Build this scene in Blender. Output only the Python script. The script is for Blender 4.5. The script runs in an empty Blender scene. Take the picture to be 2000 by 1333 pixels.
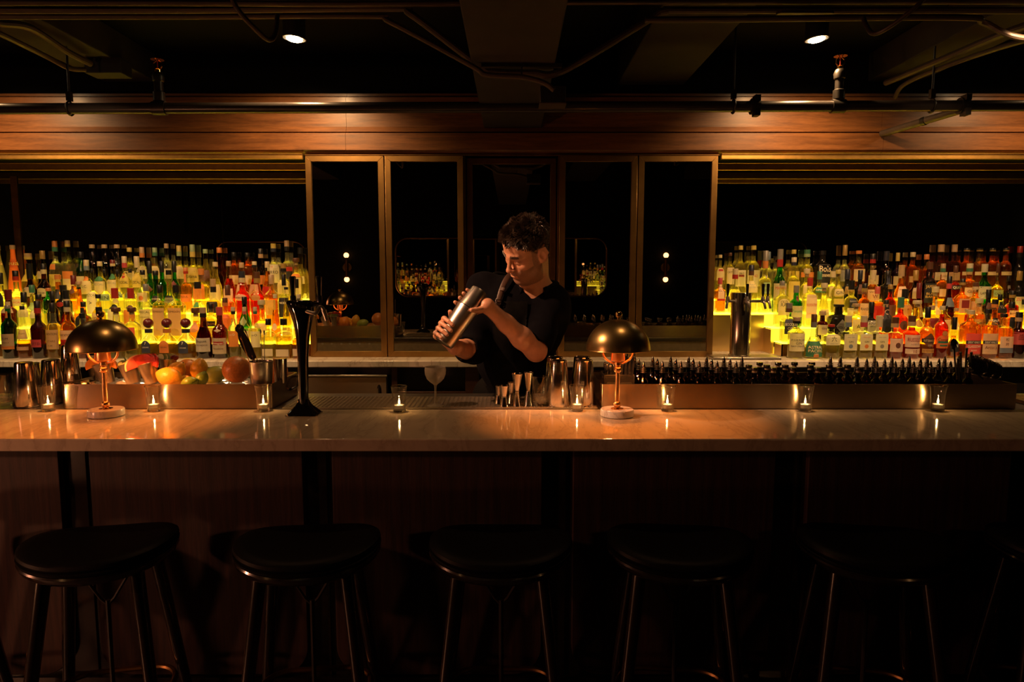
import bpy, bmesh, math, random
import numpy as np
from mathutils import Vector, Matrix, noise as mnoise
random.seed(7)
S = bpy.context.scene
COL = S.collection
PI = math.pi
F, CAMZ, PITCH = 1333.0, 1.61, math.radians(5.8)
SP, CP = math.sin(PITCH), math.cos(PITCH)

def P(u, v, Y):
    "point of the room at depth Y seen at photo position u, v"
    a = (666.5 - v) / F
    t = Y / (CP + a * SP)
    return Vector(((u - 1000) / F * t, Y, CAMZ + (a * CP - SP) * t))

def K(v, Y):
    a = (666.5 - v) / F
    return F * (CP + a * SP) / Y      # photo units per metre

def YZ(v, Z):
    "depth at which the level Z shows at height v"
    a = (666.5 - v) / F
    return (Z - CAMZ) * (CP + a * SP) / (a * CP - SP)

# ------------------------------------------------------------------ materials
MATS = {}
def new_mat(name):
    m = bpy.data.materials.new(name); m.use_nodes = True
    nt = m.node_tree; nt.nodes.clear()
    out = nt.nodes.new('ShaderNodeOutputMaterial')
    MATS[name] = m
    return m, nt, out

def bsdf(nt, **kw):
    b = nt.nodes.new('ShaderNodeBsdfPrincipled')
    for k, v in kw.items():
        k = k.replace('_', ' ')
        if isinstance(v, tuple) and len(v) == 3 and 'Color' in k: v = (*v, 1)
        b.inputs[k].default_value = v
    return b

def plain(name, c, rough=.5, metal=0., var=.12, scale=30, bump=0., **kw):
    "principled surface with a little procedural variation of colour"
    m, nt, out = new_mat(name)
    b = bsdf(nt, Base_Color=c, Roughness=rough, Metallic=metal, **kw)
    if var:
        tc = nt.nodes.new('ShaderNodeTexCoord')
        n = nt.nodes.new('ShaderNodeTexNoise'); n.inputs['Scale'].default_value = scale; n.inputs['Detail'].default_value = 4
        r = nt.nodes.new('ShaderNodeValToRGB')
        r.color_ramp.elements[0].position = .3; r.color_ramp.elements[1].position = .7
        r.color_ramp.elements[0].color = (*[x * (1 - var) for x in c], 1)
        r.color_ramp.elements[1].color = (*[min(1, x * (1 + var)) for x in c], 1)
        nt.links.new(tc.outputs['Object'], n.inputs['Vector'])
        nt.links.new(n.outputs['Fac'], r.inputs['Fac'])
        nt.links.new(r.outputs['Color'], b.inputs['Base Color'])
        if bump:
            bp = nt.nodes.new('ShaderNodeBump'); bp.inputs['Strength'].default_value = bump; bp.inputs['Distance'].default_value = .002
            nt.links.new(n.outputs['Fac'], bp.inputs['Height'])
            nt.links.new(bp.outputs['Normal'], b.inputs['Normal'])
    nt.links.new(b.outputs['BSDF'], out.inputs['Surface'])
    return m

def wood(name, c1, c2, vec, rough=.4, coat=0., bump=.15):
    m, nt, out = new_mat(name)
    b = bsdf(nt, Roughness=rough, Coat_Weight=coat, Coat_Roughness=.2)
    tc = nt.nodes.new('ShaderNodeTexCoord'); mp = nt.nodes.new('ShaderNodeMapping')
    mp.inputs['Scale'].default_value = vec
    n1 = nt.nodes.new('ShaderNodeTexNoise'); n1.inputs['Scale'].default_value = 3; n1.inputs['Detail'].default_value = 8; n1.inputs['Distortion'].default_value = .6
    n2 = nt.nodes.new('ShaderNodeTexNoise'); n2.inputs['Scale'].default_value = 22; n2.inputs['Detail'].default_value = 3
    mx = nt.nodes.new('ShaderNodeMath'); mx.operation = 'MULTIPLY_ADD'; mx.inputs[1].default_value = .45
    r = nt.nodes.new('ShaderNodeValToRGB')
    r.color_ramp.elements[0].position = .45; r.color_ramp.elements[1].position = .95
    r.color_ramp.elements[0].color = (*c1, 1); r.color_ramp.elements[1].color = (*c2, 1)
    L = nt.links.new
    L(tc.outputs['Object'], mp.inputs['Vector']); L(mp.outputs['Vector'], n1.inputs['Vector']); L(mp.outputs['Vector'], n2.inputs['Vector'])
    L(n2.outputs['Fac'], mx.inputs[0]); L(n1.outputs['Fac'], mx.inputs[2]); L(mx.outputs[0], r.inputs['Fac'])
    L(r.outputs['Color'], b.inputs['Base Color'])
    bp = nt.nodes.new('ShaderNodeBump'); bp.inputs['Strength'].default_value = bump; bp.inputs['Distance'].default_value = .002
    L(mx.outputs[0], bp.inputs['Height']); L(bp.outputs['Normal'], b.inputs['Normal'])
    L(b.outputs['BSDF'], out.inputs['Surface'])
    return m

def marble(name, c, vein, rough=.12, rot=.5):
    m, nt, out = new_mat(name)
    b = bsdf(nt, Roughness=rough, Specular_IOR_Level=.6)
    tc = nt.nodes.new('ShaderNodeTexCoord'); mp = nt.nodes.new('ShaderNodeMapping')
    mp.inputs['Rotation'].default_value = (0, 0, rot); mp.inputs['Scale'].default_value = (6, 1.6, 3)
    n = nt.nodes.new('ShaderNodeTexNoise'); n.inputs['Scale'].default_value = 1.6; n.inputs['Detail'].default_value = 9; n.inputs['Roughness'].default_value = .62; n.inputs['Distortion'].default_value = .5
    r = nt.nodes.new('ShaderNodeValToRGB'); e = r.color_ramp.elements
    e[0].position = .40; e[0].color = (*c, 1); e[1].position = .62; e[1].color = (*c, 1)
    q = e.new(.49); q.color = (*[x * .85 for x in c], 1)
    q = e.new(.505); q.color = (*vein, 1)
    q = e.new(.52); q.color = (*[x * .93 for x in c], 1)
    L = nt.links.new
    L(tc.outputs['Object'], mp.inputs['Vector']); L(mp.outputs['Vector'], n.inputs['Vector']); L(n.outputs['Fac'], r.inputs['Fac'])
    L(r.outputs['Color'], b.inputs['Base Color']); L(b.outputs['BSDF'], out.inputs['Surface'])
    return m

def brushed(name, c, rough, aniso=.75, rot=0.):
    m, nt, out = new_mat(name)
    b = bsdf(nt, Base_Color=c, Roughness=rough, Metallic=1., Anisotropic=aniso, Anisotropic_Rotation=rot)
    t = nt.nodes.new('ShaderNodeTangent'); t.direction_type = 'RADIAL'; t.axis = 'Z'
    tc = nt.nodes.new('ShaderNodeTexCoord'); mp = nt.nodes.new('ShaderNodeMapping'); mp.inputs['Scale'].default_value = (2, 2, 300)
    n = nt.nodes.new('ShaderNodeTexNoise'); n.inputs['Scale'].default_value = 2; n.inputs['Detail'].default_value = 2
    mr = nt.nodes.new('ShaderNodeMapRange'); mr.inputs['To Min'].default_value = rough * .97; mr.inputs['To Max'].default_value = rough * 1.03
    L = nt.links.new
    L(tc.outputs['Object'], mp.inputs['Vector']); L(mp.outputs['Vector'], n.inputs['Vector']); L(n.outputs['Fac'], mr.inputs['Value'])
    L(mr.outputs[0], b.inputs['Roughness']); L(t.outputs['Tangent'], b.inputs['Tangent']); L(b.outputs['BSDF'], out.inputs['Surface'])
    return m

def thin_glass(name, tint, refl=.9, ior=1.45):
    "wall of a glass vessel: clear with Fresnel reflections"
    m, nt, out = new_mat(name)
    t = nt.nodes.new('ShaderNodeBsdfTransparent'); t.inputs['Color'].default_value = (*tint, 1)
    g = nt.nodes.new('ShaderNodeBsdfGlossy'); g.inputs['Roughness'].default_value = .03; g.inputs['Color'].default_value = (refl, refl, refl, 1)
    lw = nt.nodes.new('ShaderNodeLayerWeight'); pw = nt.nodes.new('ShaderNodeMath'); pw.operation = 'POWER'; pw.inputs[1].default_value = 3.2
    f = nt.nodes.new('ShaderNodeMath'); f.operation = 'MULTIPLY_ADD'; f.inputs[1].default_value = .9; f.inputs[2].default_value = .085
    mx = nt.nodes.new('ShaderNodeMixShader')
    L = nt.links.new
    L(lw.outputs['Facing'], pw.inputs[0]); L(pw.outputs[0], f.inputs[0])
    L(f.outputs[0], mx.inputs[0]); L(t.outputs[0], mx.inputs[1]); L(g.outputs[0], mx.inputs[2]); L(mx.outputs[0], out.inputs['Surface'])
    return m

def paper(name, c, thru=.45):
    "printed paper label: matt, lets some light through from the lit bottle behind it"
    m, nt, out = new_mat(name)
    d = bsdf(nt, Base_Color=c, Roughness=.55)
    tc = nt.nodes.new('ShaderNodeTexCoord'); n = nt.nodes.new('ShaderNodeTexNoise'); n.inputs['Scale'].default_value = 120
    r = nt.nodes.new('ShaderNodeMixRGB'); r.blend_type = 'MULTIPLY'; r.inputs['Fac'].default_value = .12; r.inputs['Color1'].default_value = (*c, 1)
    t = nt.nodes.new('ShaderNodeBsdfTranslucent'); t.inputs['Color'].default_value = (*c, 1)
    mx = nt.nodes.new('ShaderNodeMixShader'); mx.inputs[0].default_value = thru
    L = nt.links.new
    L(tc.outputs['Object'], n.inputs['Vector']); L(n.outputs['Fac'], r.inputs['Color2']); L(r.outputs[0], d.inputs['Base Color'])
    L(d.outputs[0], mx.inputs[1]); L(t.outputs[0], mx.inputs[2]); L(mx.outputs[0], out.inputs['Surface'])
    return m

def liquid(name, c, ior=1.32, rough=0., clear=.2, haze=.07):
    m, nt, out = new_mat(name)
    g = nt.nodes.new('ShaderNodeBsdfGlass'); g.inputs['Color'].default_value = (*c, 1); g.inputs['IOR'].default_value = ior; g.inputs['Roughness'].default_value = rough
    t = nt.nodes.new('ShaderNodeBsdfTransparent'); t.inputs['Color'].default_value = (*c, 1)
    mx = nt.nodes.new('ShaderNodeMixShader'); mx.inputs[0].default_value = clear
    h = nt.nodes.new('ShaderNodeBsdfTranslucent'); h.inputs['Color'].default_value = (*c, 1)
    m2 = nt.nodes.new('ShaderNodeMixShader'); m2.inputs[0].default_value = haze
    nt.links.new(g.outputs[0], mx.inputs[1]); nt.links.new(t.outputs[0], mx.inputs[2]); nt.links.new(mx.outputs[0], m2.inputs[1]); nt.links.new(h.outputs[0], m2.inputs[2]); nt.links.new(m2.outputs[0], out.inputs['Surface'])
    return m

def glow(name, c, s):
    m, nt, out = new_mat(name)
    e = nt.nodes.new('ShaderNodeEmission'); e.inputs['Color'].default_value = (*c, 1); e.inputs['Strength'].default_value = s
    nt.links.new(e.outputs[0], out.inputs['Surface'])
    return m

M = MATS
plain('black_paint', (.012, .011, .010), .6)
plain('black_wall', (.0022, .002, .0018), .9, Specular_IOR_Level=.15, var=.2, scale=3)
plain('concrete', (.020, .0155, .0105), .85, var=.25, scale=6, bump=.4)
plain('conduit', (.075, .055, .040), .45, metal=.3)
plain('pipe_black', (.035, .03, .028), .28, metal=.2)
plain('iron', (.05, .045, .04), .4, metal=.8)
plain('floor_dark', (.02, .016, .014), .5, var=.3, scale=2)
wood('mahogany', (.085, .031, .0095), (.235, .095, .028), (1.2, 14, 14), .42, .15)
wood('mahogany_dark', (.05, .016, .008), (.09, .03, .012), (1.2, 14, 14), .45)
wood('oak_dark', (.006, .0024, .0017), (.046, .0165, .0105), (17, 17, .8), .75, 0., .5)
wood('cabinet_wood', (.04, .014, .007), (.08, .03, .014), (2, 10, 8), .45)
plain('brass', (.40, .235, .08), .40, metal=1., var=.18, scale=9)
plain('brass_dark', (.24, .13, .05), .4, metal=1., var=.18, scale=9)
plain('brass_rail', (.55, .34, .10), .48, metal=1., var=.1)
plain('antique_brass', (.37, .265, .105), .30, metal=1., var=.08, scale=14)
plain('polished_brass', (.80, .47, .20), .12, metal=1., var=.05)
plain('copper', (.85, .40, .18), .3, metal=1., var=.05)
marble('marble', (.50, .41, .30), (.38, .305, .22), .06)
marble('marble_back_lit', (.84, .75, .60), (.5, .4, .3), .15)  # lighter marble copy: light on the back counter put into its colour
marble('marble_base', (.78, .72, .64), (.5, .44, .38), .25)
brushed('steel_gold_lit', (.86, .66, .36), .3, .6, .0)  # steel with the gold light falling on it put into the colour
plain('satin_brass', (.78, .42, .17), .30, metal=1., var=.05)
brushed('steel', (.37, .28, .20), .26, .88, .25)
plain('steel_plain', (.52, .48, .43), .3, metal=1., var=.1)
plain('steel_dark', (.20, .18, .16), .38, metal=1., var=.1)
plain('chrome', (.74, .71, .68), .06, metal=1., var=0)
plain('chrome_worn', (.62, .57, .52), .13, metal=1., var=.05)
plain('mirror', (.46, .44, .40), .0, metal=1., var=0)
plain('black_lacquer', (.006, .006, .007), .08, var=0, Coat_Weight=.5)
plain('black_plastic', (.008, .008, .009), .25, var=0)
plain('black_rubber', (.012, .012, .012), .4, var=.2)
plain('leather', (.004, .0036, .0036), .5, var=.2, scale=260, bump=.25, Specular_IOR_Level=.13)
plain('black_wood', (.012, .008, .006), .2, var=.3, scale=40, Coat_Weight=1., Coat_Roughness=.11, Specular_IOR_Level=.95)
plain('wax', (.85, .78, .66), .4, var=0, Subsurface_Weight=.3)
plain('tin_cup', (.7, .68, .65), .3, metal=1., var=0)
plain('skin', (.50, .245, .145), .45, var=.07, scale=60, Subsurface_Weight=.10, Subsurface_Radius=(.01, .004, .002))
plain('stubble', (.27, .145, .095), .55, var=.3, scale=500)
plain('hair', (.040, .025, .017), .36, var=.35, scale=120)
plain('hair_root', (.022, .014, .010), .85, var=.3, scale=90)
plain('brow', (.06, .035, .02), .6, var=0)
plain('shirt', (.0028, .0026, .004), 1., var=.2, scale=60, Specular_IOR_Level=.08)
plain('apron', (.0050, .0046, .0044), 1., var=.25, scale=90, Specular_IOR_Level=.08)
plain('trousers', (.016, .013, .011), .9, var=.2, scale=60)
plain('strap_leather', (.055, .028, .018), .5, var=.2)
plain('orange_peel', (.85, .27, .03), .38, var=.1, scale=160, bump=.6)
plain('orange_flesh', (.90, .30, .03), .35, var=.25, scale=40)
plain('lemon_peel', (.72, .38, .035), .36, var=.1, scale=160, bump=.5)
plain('lime_peel', (.16, .26, .03), .32, var=.2, scale=120, bump=.4)
plain('mango_peel', (.30, .36, .06), .35, var=.25, scale=20)
plain('grapefruit_peel', (.62, .22, .05), .36, var=.15, scale=140, bump=.6)
plain('grapefruit_flesh', (.42, .035, .028), .3, var=.3, scale=60)
plain('pith', (.8, .5, .28), .5, var=.1)
plain('cucumber', (.45, .5, .2), .4, var=.15)
plain('cucumber_skin', (.08, .13, .03), .35, var=.2)
plain('leaf', (.05, .11, .02), .5, var=.3, scale=60)
plain('plum', (.18, .03, .03), .35, var=.2)
plain('ice', (.75, .72, .68), .15, var=.1, scale=80, Transmission_Weight=.5, IOR=1.31)
plain('white_enamel', (.80, .70, .58), .5, var=.05)
plain('paper_white', (.8, .76, .68), .6, var=.05)
plain('silver', (.8, .78, .75), .15, metal=1., var=0)
liquid('glass_solid', (.95, .95, .93), 1.45, 0., .15, 0.)
thin_glass('glass', (.94, .95, .93))
thin_glass('frosted_glass', (.7, .68, .64), .8)
thin_glass('glass_green', (.10, .55, .12)); thin_glass('glass_brown', (.30, .12, .04)); thin_glass('glass_teal', (.10, .40, .26))
plain('glass_black', (.008, .007, .006), .06, var=0)
plain('frost', (.62, .56, .46), .28, var=.2, scale=40, Transmission_Weight=.86, IOR=1.15)
plain('steel_dull', (.58, .48, .33), .5, metal=.55, var=.1)
plain('orange_lacquer', (.80, .17, .03), .25, var=.05); plain('olive_lacquer', (.42, .40, .08), .25, var=.05)
for n_, c_ in dict(clear=(.97, .96, .88), pale=(.97, .92, .60), gold=(.96, .78, .24), amber=(.92, .50, .09), red=(.84, .17, .05), brown=(.42, .12, .03), green=(.10, .55, .10), teal=(.06, .38, .25)).items():
    liquid('liq_' + n_, c_)
LAB = dict(w=(.90, .82, .62), c=(.84, .70, .44), t=(.66, .45, .26), o=(.85, .30, .08), p=(.85, .16, .14), k=(.015, .015, .018), n=(.035, .04, .07), g=(.07, .26, .16),
           r=(.55, .04, .03), y=(.80, .62, .16), b=(.14, .055, .03), d=(.62, .40, .12), m=(.20, .02, .025), s=(.36, .34, .31), l=(.40, .55, .30), u=(.25, .32, .42), h=(.75, .10, .12))
for k_, c_ in LAB.items():
    paper('label_' + k_, c_, .15 if k_ in 'knmb' else .5); plain('cap_' + k_, tuple(q * .5 for q in c_), .33, metal=.25 if k_ in 'ds' else 0., var=.06)
    plain('ink_' + k_, c_, .5, var=0)
SHELF = (1.0, .71, .035)
glow('shelf_glow', SHELF, 6.5)
glow('riser_glow', SHELF, 1.7)
glow('flame', (1.0, .58, .22), 26)
glow('lantern_glow', (1.0, .42, .14), 12)
glow('lamp_glow', (1.0, .42, .12), 9)
glow('downlight_glow', (1.0, .74, .42), 34)
glow('sconce_glow', (1.0, .45, .15), 10)

# ------------------------------------------------------------------ mesh building
class MB:
    def __init__(s): s.v = []; s.f = []; s.m = []
    def add(s, vs, fs, mi=0):
        b = len(s.v); s.v += [tuple(x) for x in vs]; s.f += [tuple(i + b for i in q) for q in fs]; s.m += [mi] * len(fs); return s
    def box(s, a, b, mi=0):
        x0, y0, z0 = a; x1, y1, z1 = b
        return s.add([(x0, y0, z0), (x1, y0, z0), (x1, y1, z0), (x0, y1, z0), (x0, y0, z1), (x1, y0, z1), (x1, y1, z1), (x0, y1, z1)],
                     [(0, 3, 2, 1), (4, 5, 6, 7), (0, 1, 5, 4), (1, 2, 6, 5), (2, 3, 7, 6), (3, 0, 4, 7)], mi)
    def rings(s, rings, close=True, cap0=True, cap1=True, mi=0):
        n = len(rings[0]); vs = [p for r in rings for p in r]; fs = []
        for i in range(len(rings) - 1):
            for j in range(n if close else n - 1):
                k = (j + 1) % n
                fs.append((i * n + j, i * n + k, (i + 1) * n + k, (i + 1) * n + j))
        if cap0: fs.append(tuple(range(n - 1, -1, -1)))
        if cap1: fs.append(tuple((len(rings) - 1) * n + j for j in range(n)))
        return s.add(vs, fs, mi)
    def lathe(s, prof, seg=20, c=(0, 0, 0), e=2., R=None, cap0=True, cap1=True, mi=0):
        "prof: (r, z) pairs; e > 2 squares the cross-section; R turns it"
        rs = []
        for r, z in prof:
            ring = []
            for j in range(seg):
                a = 2 * PI * (j + .5) / seg; ca, sa = math.cos(a), math.sin(a)
                q = 1. if e == 2. else (abs(ca) ** e + abs(sa) ** e) ** (-1 / e)
                p = Vector((r * q * ca, r * q * sa, z))
                if R is not None: p = R @ p
                ring.append((p.x + c[0], p.y + c[1], p.z + c[2]))
            rs.append(ring)
        return s.rings(rs, True, cap0, cap1, mi)
    def tube(s, pts, r, seg=8, mi=0, cap=True, flat=1.):
        pts = [Vector(p) for p in pts]; n = len(pts); rs = []; up = None
        for i, p in enumerate(pts):
            d = (pts[min(i + 1, n - 1)] - pts[max(i - 1, 0)]).normalized()
            if up is None:
                up = Vector((0, 0, 1)) if abs(d.z) < .9 else Vector((0, 1, 0))
            a = d.cross(up).normalized(); b = a.cross(d).normalized(); up = b
            rr = r[i] if isinstance(r, (list, tuple)) else r
            rs.append([p + a * (rr * math.cos(2 * PI * j / seg)) + b * (rr * flat * math.sin(2 * PI * j / seg)) for j in range(seg)])
        return s.rings([[tuple(q) for q in x] for x in rs][::-1], True, cap, cap, mi)
    def ball(s, c, r, seg=16, n=10, mi=0, R=None):
        rx, ry, rz = r if isinstance(r, (tuple, list)) else (r, r, r)
        rs = []
        for i in range(n + 1):
            t = -PI / 2 + PI * min(max(i, .12), n - .12) / n
            ring = []
            for j in range(seg):
                a = 2 * PI * j / seg
                p = Vector((rx * math.cos(t) * math.cos(a), ry * math.cos(t) * math.sin(a), rz * math.sin(t)))
                if R is not None: p = R @ p
                ring.append((p.x + c[0], p.y + c[1], p.z + c[2]))
            rs.append(ring)
        return s.rings(rs, True, True, True, mi)
    def torus(s, c, R0, r, seg=32, n=10, R=None, a0=0., a1=2 * PI, mi=0):
        full = a1 - a0 > 6.28; m = seg if full else seg + 1; rs = []
        for i in range(m):
            a = a0 + (a1 - a0) * i / seg; ring = []
            for j in range(n):
                b = 2 * PI * j / n
                p = Vector(((R0 + r * math.cos(b)) * math.cos(a), (R0 + r * math.cos(b)) * math.sin(a), r * math.sin(b)))
                if R is not None: p = R @ p
                ring.append((p.x + c[0], p.y + c[1], p.z + c[2]))
            rs.append(ring)
        if full: rs.append(rs[0])
        return s.rings(rs, True, not full, not full, mi)
    def prism(s, out, z0, z1, ax='z', mi=0):
        "outline of 2-D points extruded; ax y: points are x,z and the extrusion runs along y; ax x: points are y,z"
        f = {'z': lambda p, h: (p[0], p[1], h), 'y': lambda p, h: (p[0], h, p[1]), 'x': lambda p, h: (h, p[0], p[1])}[ax]
        return s.rings([[f(p, z0) for p in out], [f(p, z1) for p in out]], True, True, True, mi)
    def build(s, name, mat, parent=None, loc=None, smooth=35, bevel=0., seg=2, fix=True):
        me = bpy.data.meshes.new(name); me.from_pydata(s.v, [], s.f)
        for x in (mat if isinstance(mat, (list, tuple)) else [mat]): me.materials.append(M[x] if isinstance(x, str) else x)
        if len(me.materials) > 1: me.polygons.foreach_set('material_index', s.m)
        if fix:
            bm = bmesh.new(); bm.from_mesh(me); bmesh.ops.recalc_face_normals(bm, faces=bm.faces); bm.to_mesh(me); bm.free()
        if smooth:
            me.polygons.foreach_set('use_smooth', [True] * len(me.polygons)); me.set_sharp_from_angle(angle=math.radians(smooth))
        me.update()
        o = bpy.data.objects.new(name, me); COL.objects.link(o)
        if parent is not None: o.parent = parent
        if loc is not None: o.location = loc
        if bevel:
            b = o.modifiers.new('edge', 'BEVEL'); b.width = bevel; b.segments = seg; b.limit_method = 'ANGLE'; b.harden_normals = False
        return o

def tag(o, label, cat, group=None, kind=None):
    o['label'] = label; o['category'] = cat
    if group: o['group'] = group
    if kind: o['kind'] = kind
    return o
def thing(name, label, cat, loc=(0, 0, 0), rz=0., group=None):
    o = bpy.data.objects.new(name, None); COL.objects.link(o); o.empty_display_size = .05
    o.location = loc; o.rotation_euler = (0, 0, rz)
    return tag(o, label, cat, group)
def struct(o):
    o['kind'] = 'structure'; return o
def dup(root, loc=None, rz=None, label=None, group=None):
    "copy of a thing with copies of its parts and sub-parts"
    r = root.copy(); COL.objects.link(r)
    if loc is not None: r.location = loc
    if rz is not None: r.rotation_euler = (0, 0, rz)
    if label: r['label'] = label
    if group: r['group'] = group
    for ch in list(root.children):
        c = ch.copy(); COL.objects.link(c); c.parent = r
        if ch.type == 'LIGHT': c.data = ch.data
        for g in list(ch.children):
            d = g.copy(); COL.objects.link(d); d.parent = c
    return r
def light(name, kind, loc, energy, color, parent=None, size=.02, rot=None, **kw):
    d = bpy.data.lights.new(name, kind); d.energy = energy; d.color = color
    if kind != 'AREA': d.shadow_soft_size = size
    else: d.size = size
    for k, v in kw.items(): setattr(d, k, v)
    o = bpy.data.objects.new(name, d); COL.objects.link(o); o.location = loc
    if rot: o.rotation_euler = rot
    if parent is not None: o.parent = parent
    return o
def arc(c, r, a0, a1, n=10):
    return [(c[0] + r * math.cos(a0 + (a1 - a0) * i / n), c[1] + r * math.sin(a0 + (a1 - a0) * i / n)) for i in range(n + 1)]
def rrect(x0, y0, x1, y1, r, n=6):
    return arc((x1 - r, y0 + r), r, -PI / 2, 0, n) + arc((x1 - r, y1 - r), r, 0, PI / 2, n) + arc((x0 + r, y1 - r), r, PI / 2, PI, n) + arc((x0 + r, y0 + r), r, PI, 1.5 * PI, n)
def align(d):
    "rotation that takes +z to direction d"
    return Vector((0, 0, 1)).rotation_difference(Vector(d).normalized()).to_matrix()
def bez(p, n=12):
    "smooth path through control points (Catmull-Rom)"
    p = [Vector(x) for x in p]; q = [p[0]] + p + [p[-1]]; out = []
    for i in range(1, len(q) - 2):
        for j in range(n):
            t = j / n
            out.append(.5 * ((2 * q[i]) + (q[i + 1] - q[i - 1]) * t + (2 * q[i - 1] - 5 * q[i] + 4 * q[i + 1] - q[i + 2]) * t * t + (3 * q[i] - q[i - 1] - 3 * q[i + 1] + q[i + 2]) * t ** 3))
    return out + [p[-1]]
ORD = ['zeroth', 'first', 'second', 'third', 'fourth', 'fifth', 'sixth', 'seventh', 'eighth', 'ninth', 'tenth', 'eleventh', 'twelfth', 'thirteenth', 'fourteenth', 'fifteenth', 'sixteenth', 'seventeenth', 'eighteenth', 'nineteenth', 'twentieth',
       'twenty-first', 'twenty-second', 'twenty-third', 'twenty-fourth', 'twenty-fifth', 'twenty-sixth', 'twenty-seventh', 'twenty-eighth', 'twenty-ninth', 'thirtieth']

# ------------------------------------------------------------------ lettering
_tx = {}
def text_shape(s):
    "triangulated outline of a line of letters, 1 unit cap height, centred"
    if s in _tx: return _tx[s]
    cu = bpy.data.curves.new('t', 'FONT'); cu.body = s; cu.size = 1.4; cu.align_x = 'CENTER'; cu.resolution_u = 2
    o = bpy.data.objects.new('t', cu); COL.objects.link(o)
    me = o.evaluated_get(bpy.context.evaluated_depsgraph_get()).to_mesh()
    vs = [(v.co.x, v.co.y - .5) for v in me.vertices]; fs = [tuple(p.vertices) for p in me.polygons]
    o.to_mesh_clear(); bpy.data.objects.remove(o); bpy.data.curves.remove(cu)
    _tx[s] = (vs, fs)
    return _tx[s]
# ------------------------------------------------------------------ the room
XL, XR, YF, YB, ZC = -4.3, 4.3, -.3, 4.9, 2.95
struct(MB().box((XL, YF, -.05), (XR, YB, 0)).build('floor', 'floor_dark', smooth=0))
struct(MB().box((XL - .1, YF - .1, ZC), (XR + .1, YB + .1, ZC + .1)).build('ceiling', 'black_wall', smooth=0))
struct(MB().box((XL - .1, YF, 0), (XL, YB, ZC)).build('wall_left', 'black_wall', smooth=0))
struct(MB().box((XR, YF, 0), (XR + .1, YB, ZC)).build('wall_right', 'black_wall', smooth=0))
struct(MB().box((XL, YF - .1, 0), (XR, YF, ZC)).build('wall_front', 'black_wall', smooth=0))
struct(MB().box((XL, YB, 0), (XR, YB + .1, ZC)).box((XL, 4.37, 2.36), (XR, 4.9, ZC - .001)).build('wall_back', 'black_wall', smooth=0))

# wooden fascia over the back bar: one profile run along the wall
def zv(v, y): return P(1000, v, y).z
prof = [(4.37, zv(183, 4.32)), (4.32, zv(183, 4.32)), (4.32, zv(188.5, 4.32)), (4.34, zv(188.5, 4.32)), (4.34, zv(190, 4.30)), (4.29, zv(190, 4.29)), (4.29, zv(248, 4.29)), (4.275, zv(257.5, 4.275)),
        (4.33, zv(258, 4.28)), (4.33, zv(260, 4.26)), (4.26, zv(260, 4.26)), (4.26, zv(293, 4.26)), (4.285, zv(299.5, 4.28)), (4.37, zv(299.5, 4.28))]
HX = 4.29
def fascia(x0, x1): return MB().prism(prof[::-1], x0, x1, 'x')
jo = [-HX, P(675, 280, 4.26).x, P(1725, 280, 4.26).x, HX]
for i in range(3):
    o = struct(fascia(jo[i] + .0008, jo[i + 1] - .0008).build('trim_%d' % (i + 1), 'mahogany', smooth=20))

# concrete beams under the slab
def beam(x0, x1, z, y1, name, skew=0.):
    m = MB(); m.rings([[(x0, YF, z), (x1, YF, z), (x1, YF, ZC - .001), (x0, YF, ZC - .001)], [(x0 + skew, y1, z), (x1 + skew, y1, z), (x1 + skew, y1, ZC - .001), (x0 + skew, y1, ZC - .001)]])
    return struct(m.build(name, 'concrete', smooth=0, bevel=.006))
beam(-.172, .182, 2.485, 4.285, 'beam_1')
beam(.65, 1.06, 2.76, 4.365, 'beam_2')
beam(-2.52, -2.2, 2.78, 4.365, 'beam_3')
beam(2.2, 2.52, 2.78, 4.365, 'beam_4')

# black sprinkler main below the ceiling
PY = 3.7
pl, pr = P(-420, 214, PY), P(2420, 205.5, PY)
pipe = thing('sprinkler_pipe', 'long black sprinkler pipe running across in front of the wood fascia', 'pipe', (0, 0, 0))
MB().tube([pl, pr], .0285, 20, cap=True).build('pipe', 'pipe_black', pipe)
def pipe_z(u): return pl.z + (pr.z - pl.z) * (P(u, 210, PY).x - pl.x) / (pr.x - pl.x)
for u in (312, 1636):
    MB().tube([(P(u, 210, PY).x - .035, PY, pipe_z(u)), (P(u, 210, PY).x + .035, PY, pipe_z(u))], .036, 16).build('tee_fitting', 'iron', pipe)
for u in (1474, 1880):
    c = P(u, 210, PY)
    MB().tube([(c.x - .02, PY, pipe_z(u)), (c.x + .02, PY, pipe_z(u))], .042, 16).box((c.x - .014, PY - .05, pipe_z(u) - .055), (c.x + .014, PY + .0, pipe_z(u) - .02)).box((c.x - .014, PY - .05, pipe_z(u) + .02), (c.x + .014, PY, pipe_z(u) + .05)).build('coupling', 'iron', pipe)
def sprinkler(u, vt, lab):
    x = P(u, 210, PY).x; z0 = pipe_z(u) + .0365; zt = P(u, vt, PY).z - z0
    t = thing('fire_sprinkler', lab, 'sprinkler', (x, PY, z0), 0, 'upright sprinklers on the pipe')
    h = zt
    MB().lathe([(.03, 0), (.03, .045), (.022, .05), (.022, h * .46), (.028, h * .47), (.031, h * .58), (.024, h * .66), (.02, h * .68)], 16).build('riser_nipple', 'iron', t)
    MB().lathe([(.016, h * .68), (.016, h * .74), (.011, h * .76)], 12).build('brass_thread', 'polished_brass', t)
    f = MB()
    for sx in (-1, 1): f.tube([(sx * .010, 0, h * .75), (sx * .021, 0, h * .82), (sx * .021, 0, h * .90), (sx * .006, 0, h * .965)], .0035, 6)
    f.build('frame', 'polished_brass', t)
    MB().tube([(0, 0, h * .76), (0, 0, h * .95)], .0035, 8).build('red_bulb', 'cap_r', t)
    MB().lathe([(.034, h * .975), (.03, h * .985), (.006, h)], 16).build('deflector', 'polished_brass', t)
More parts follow.
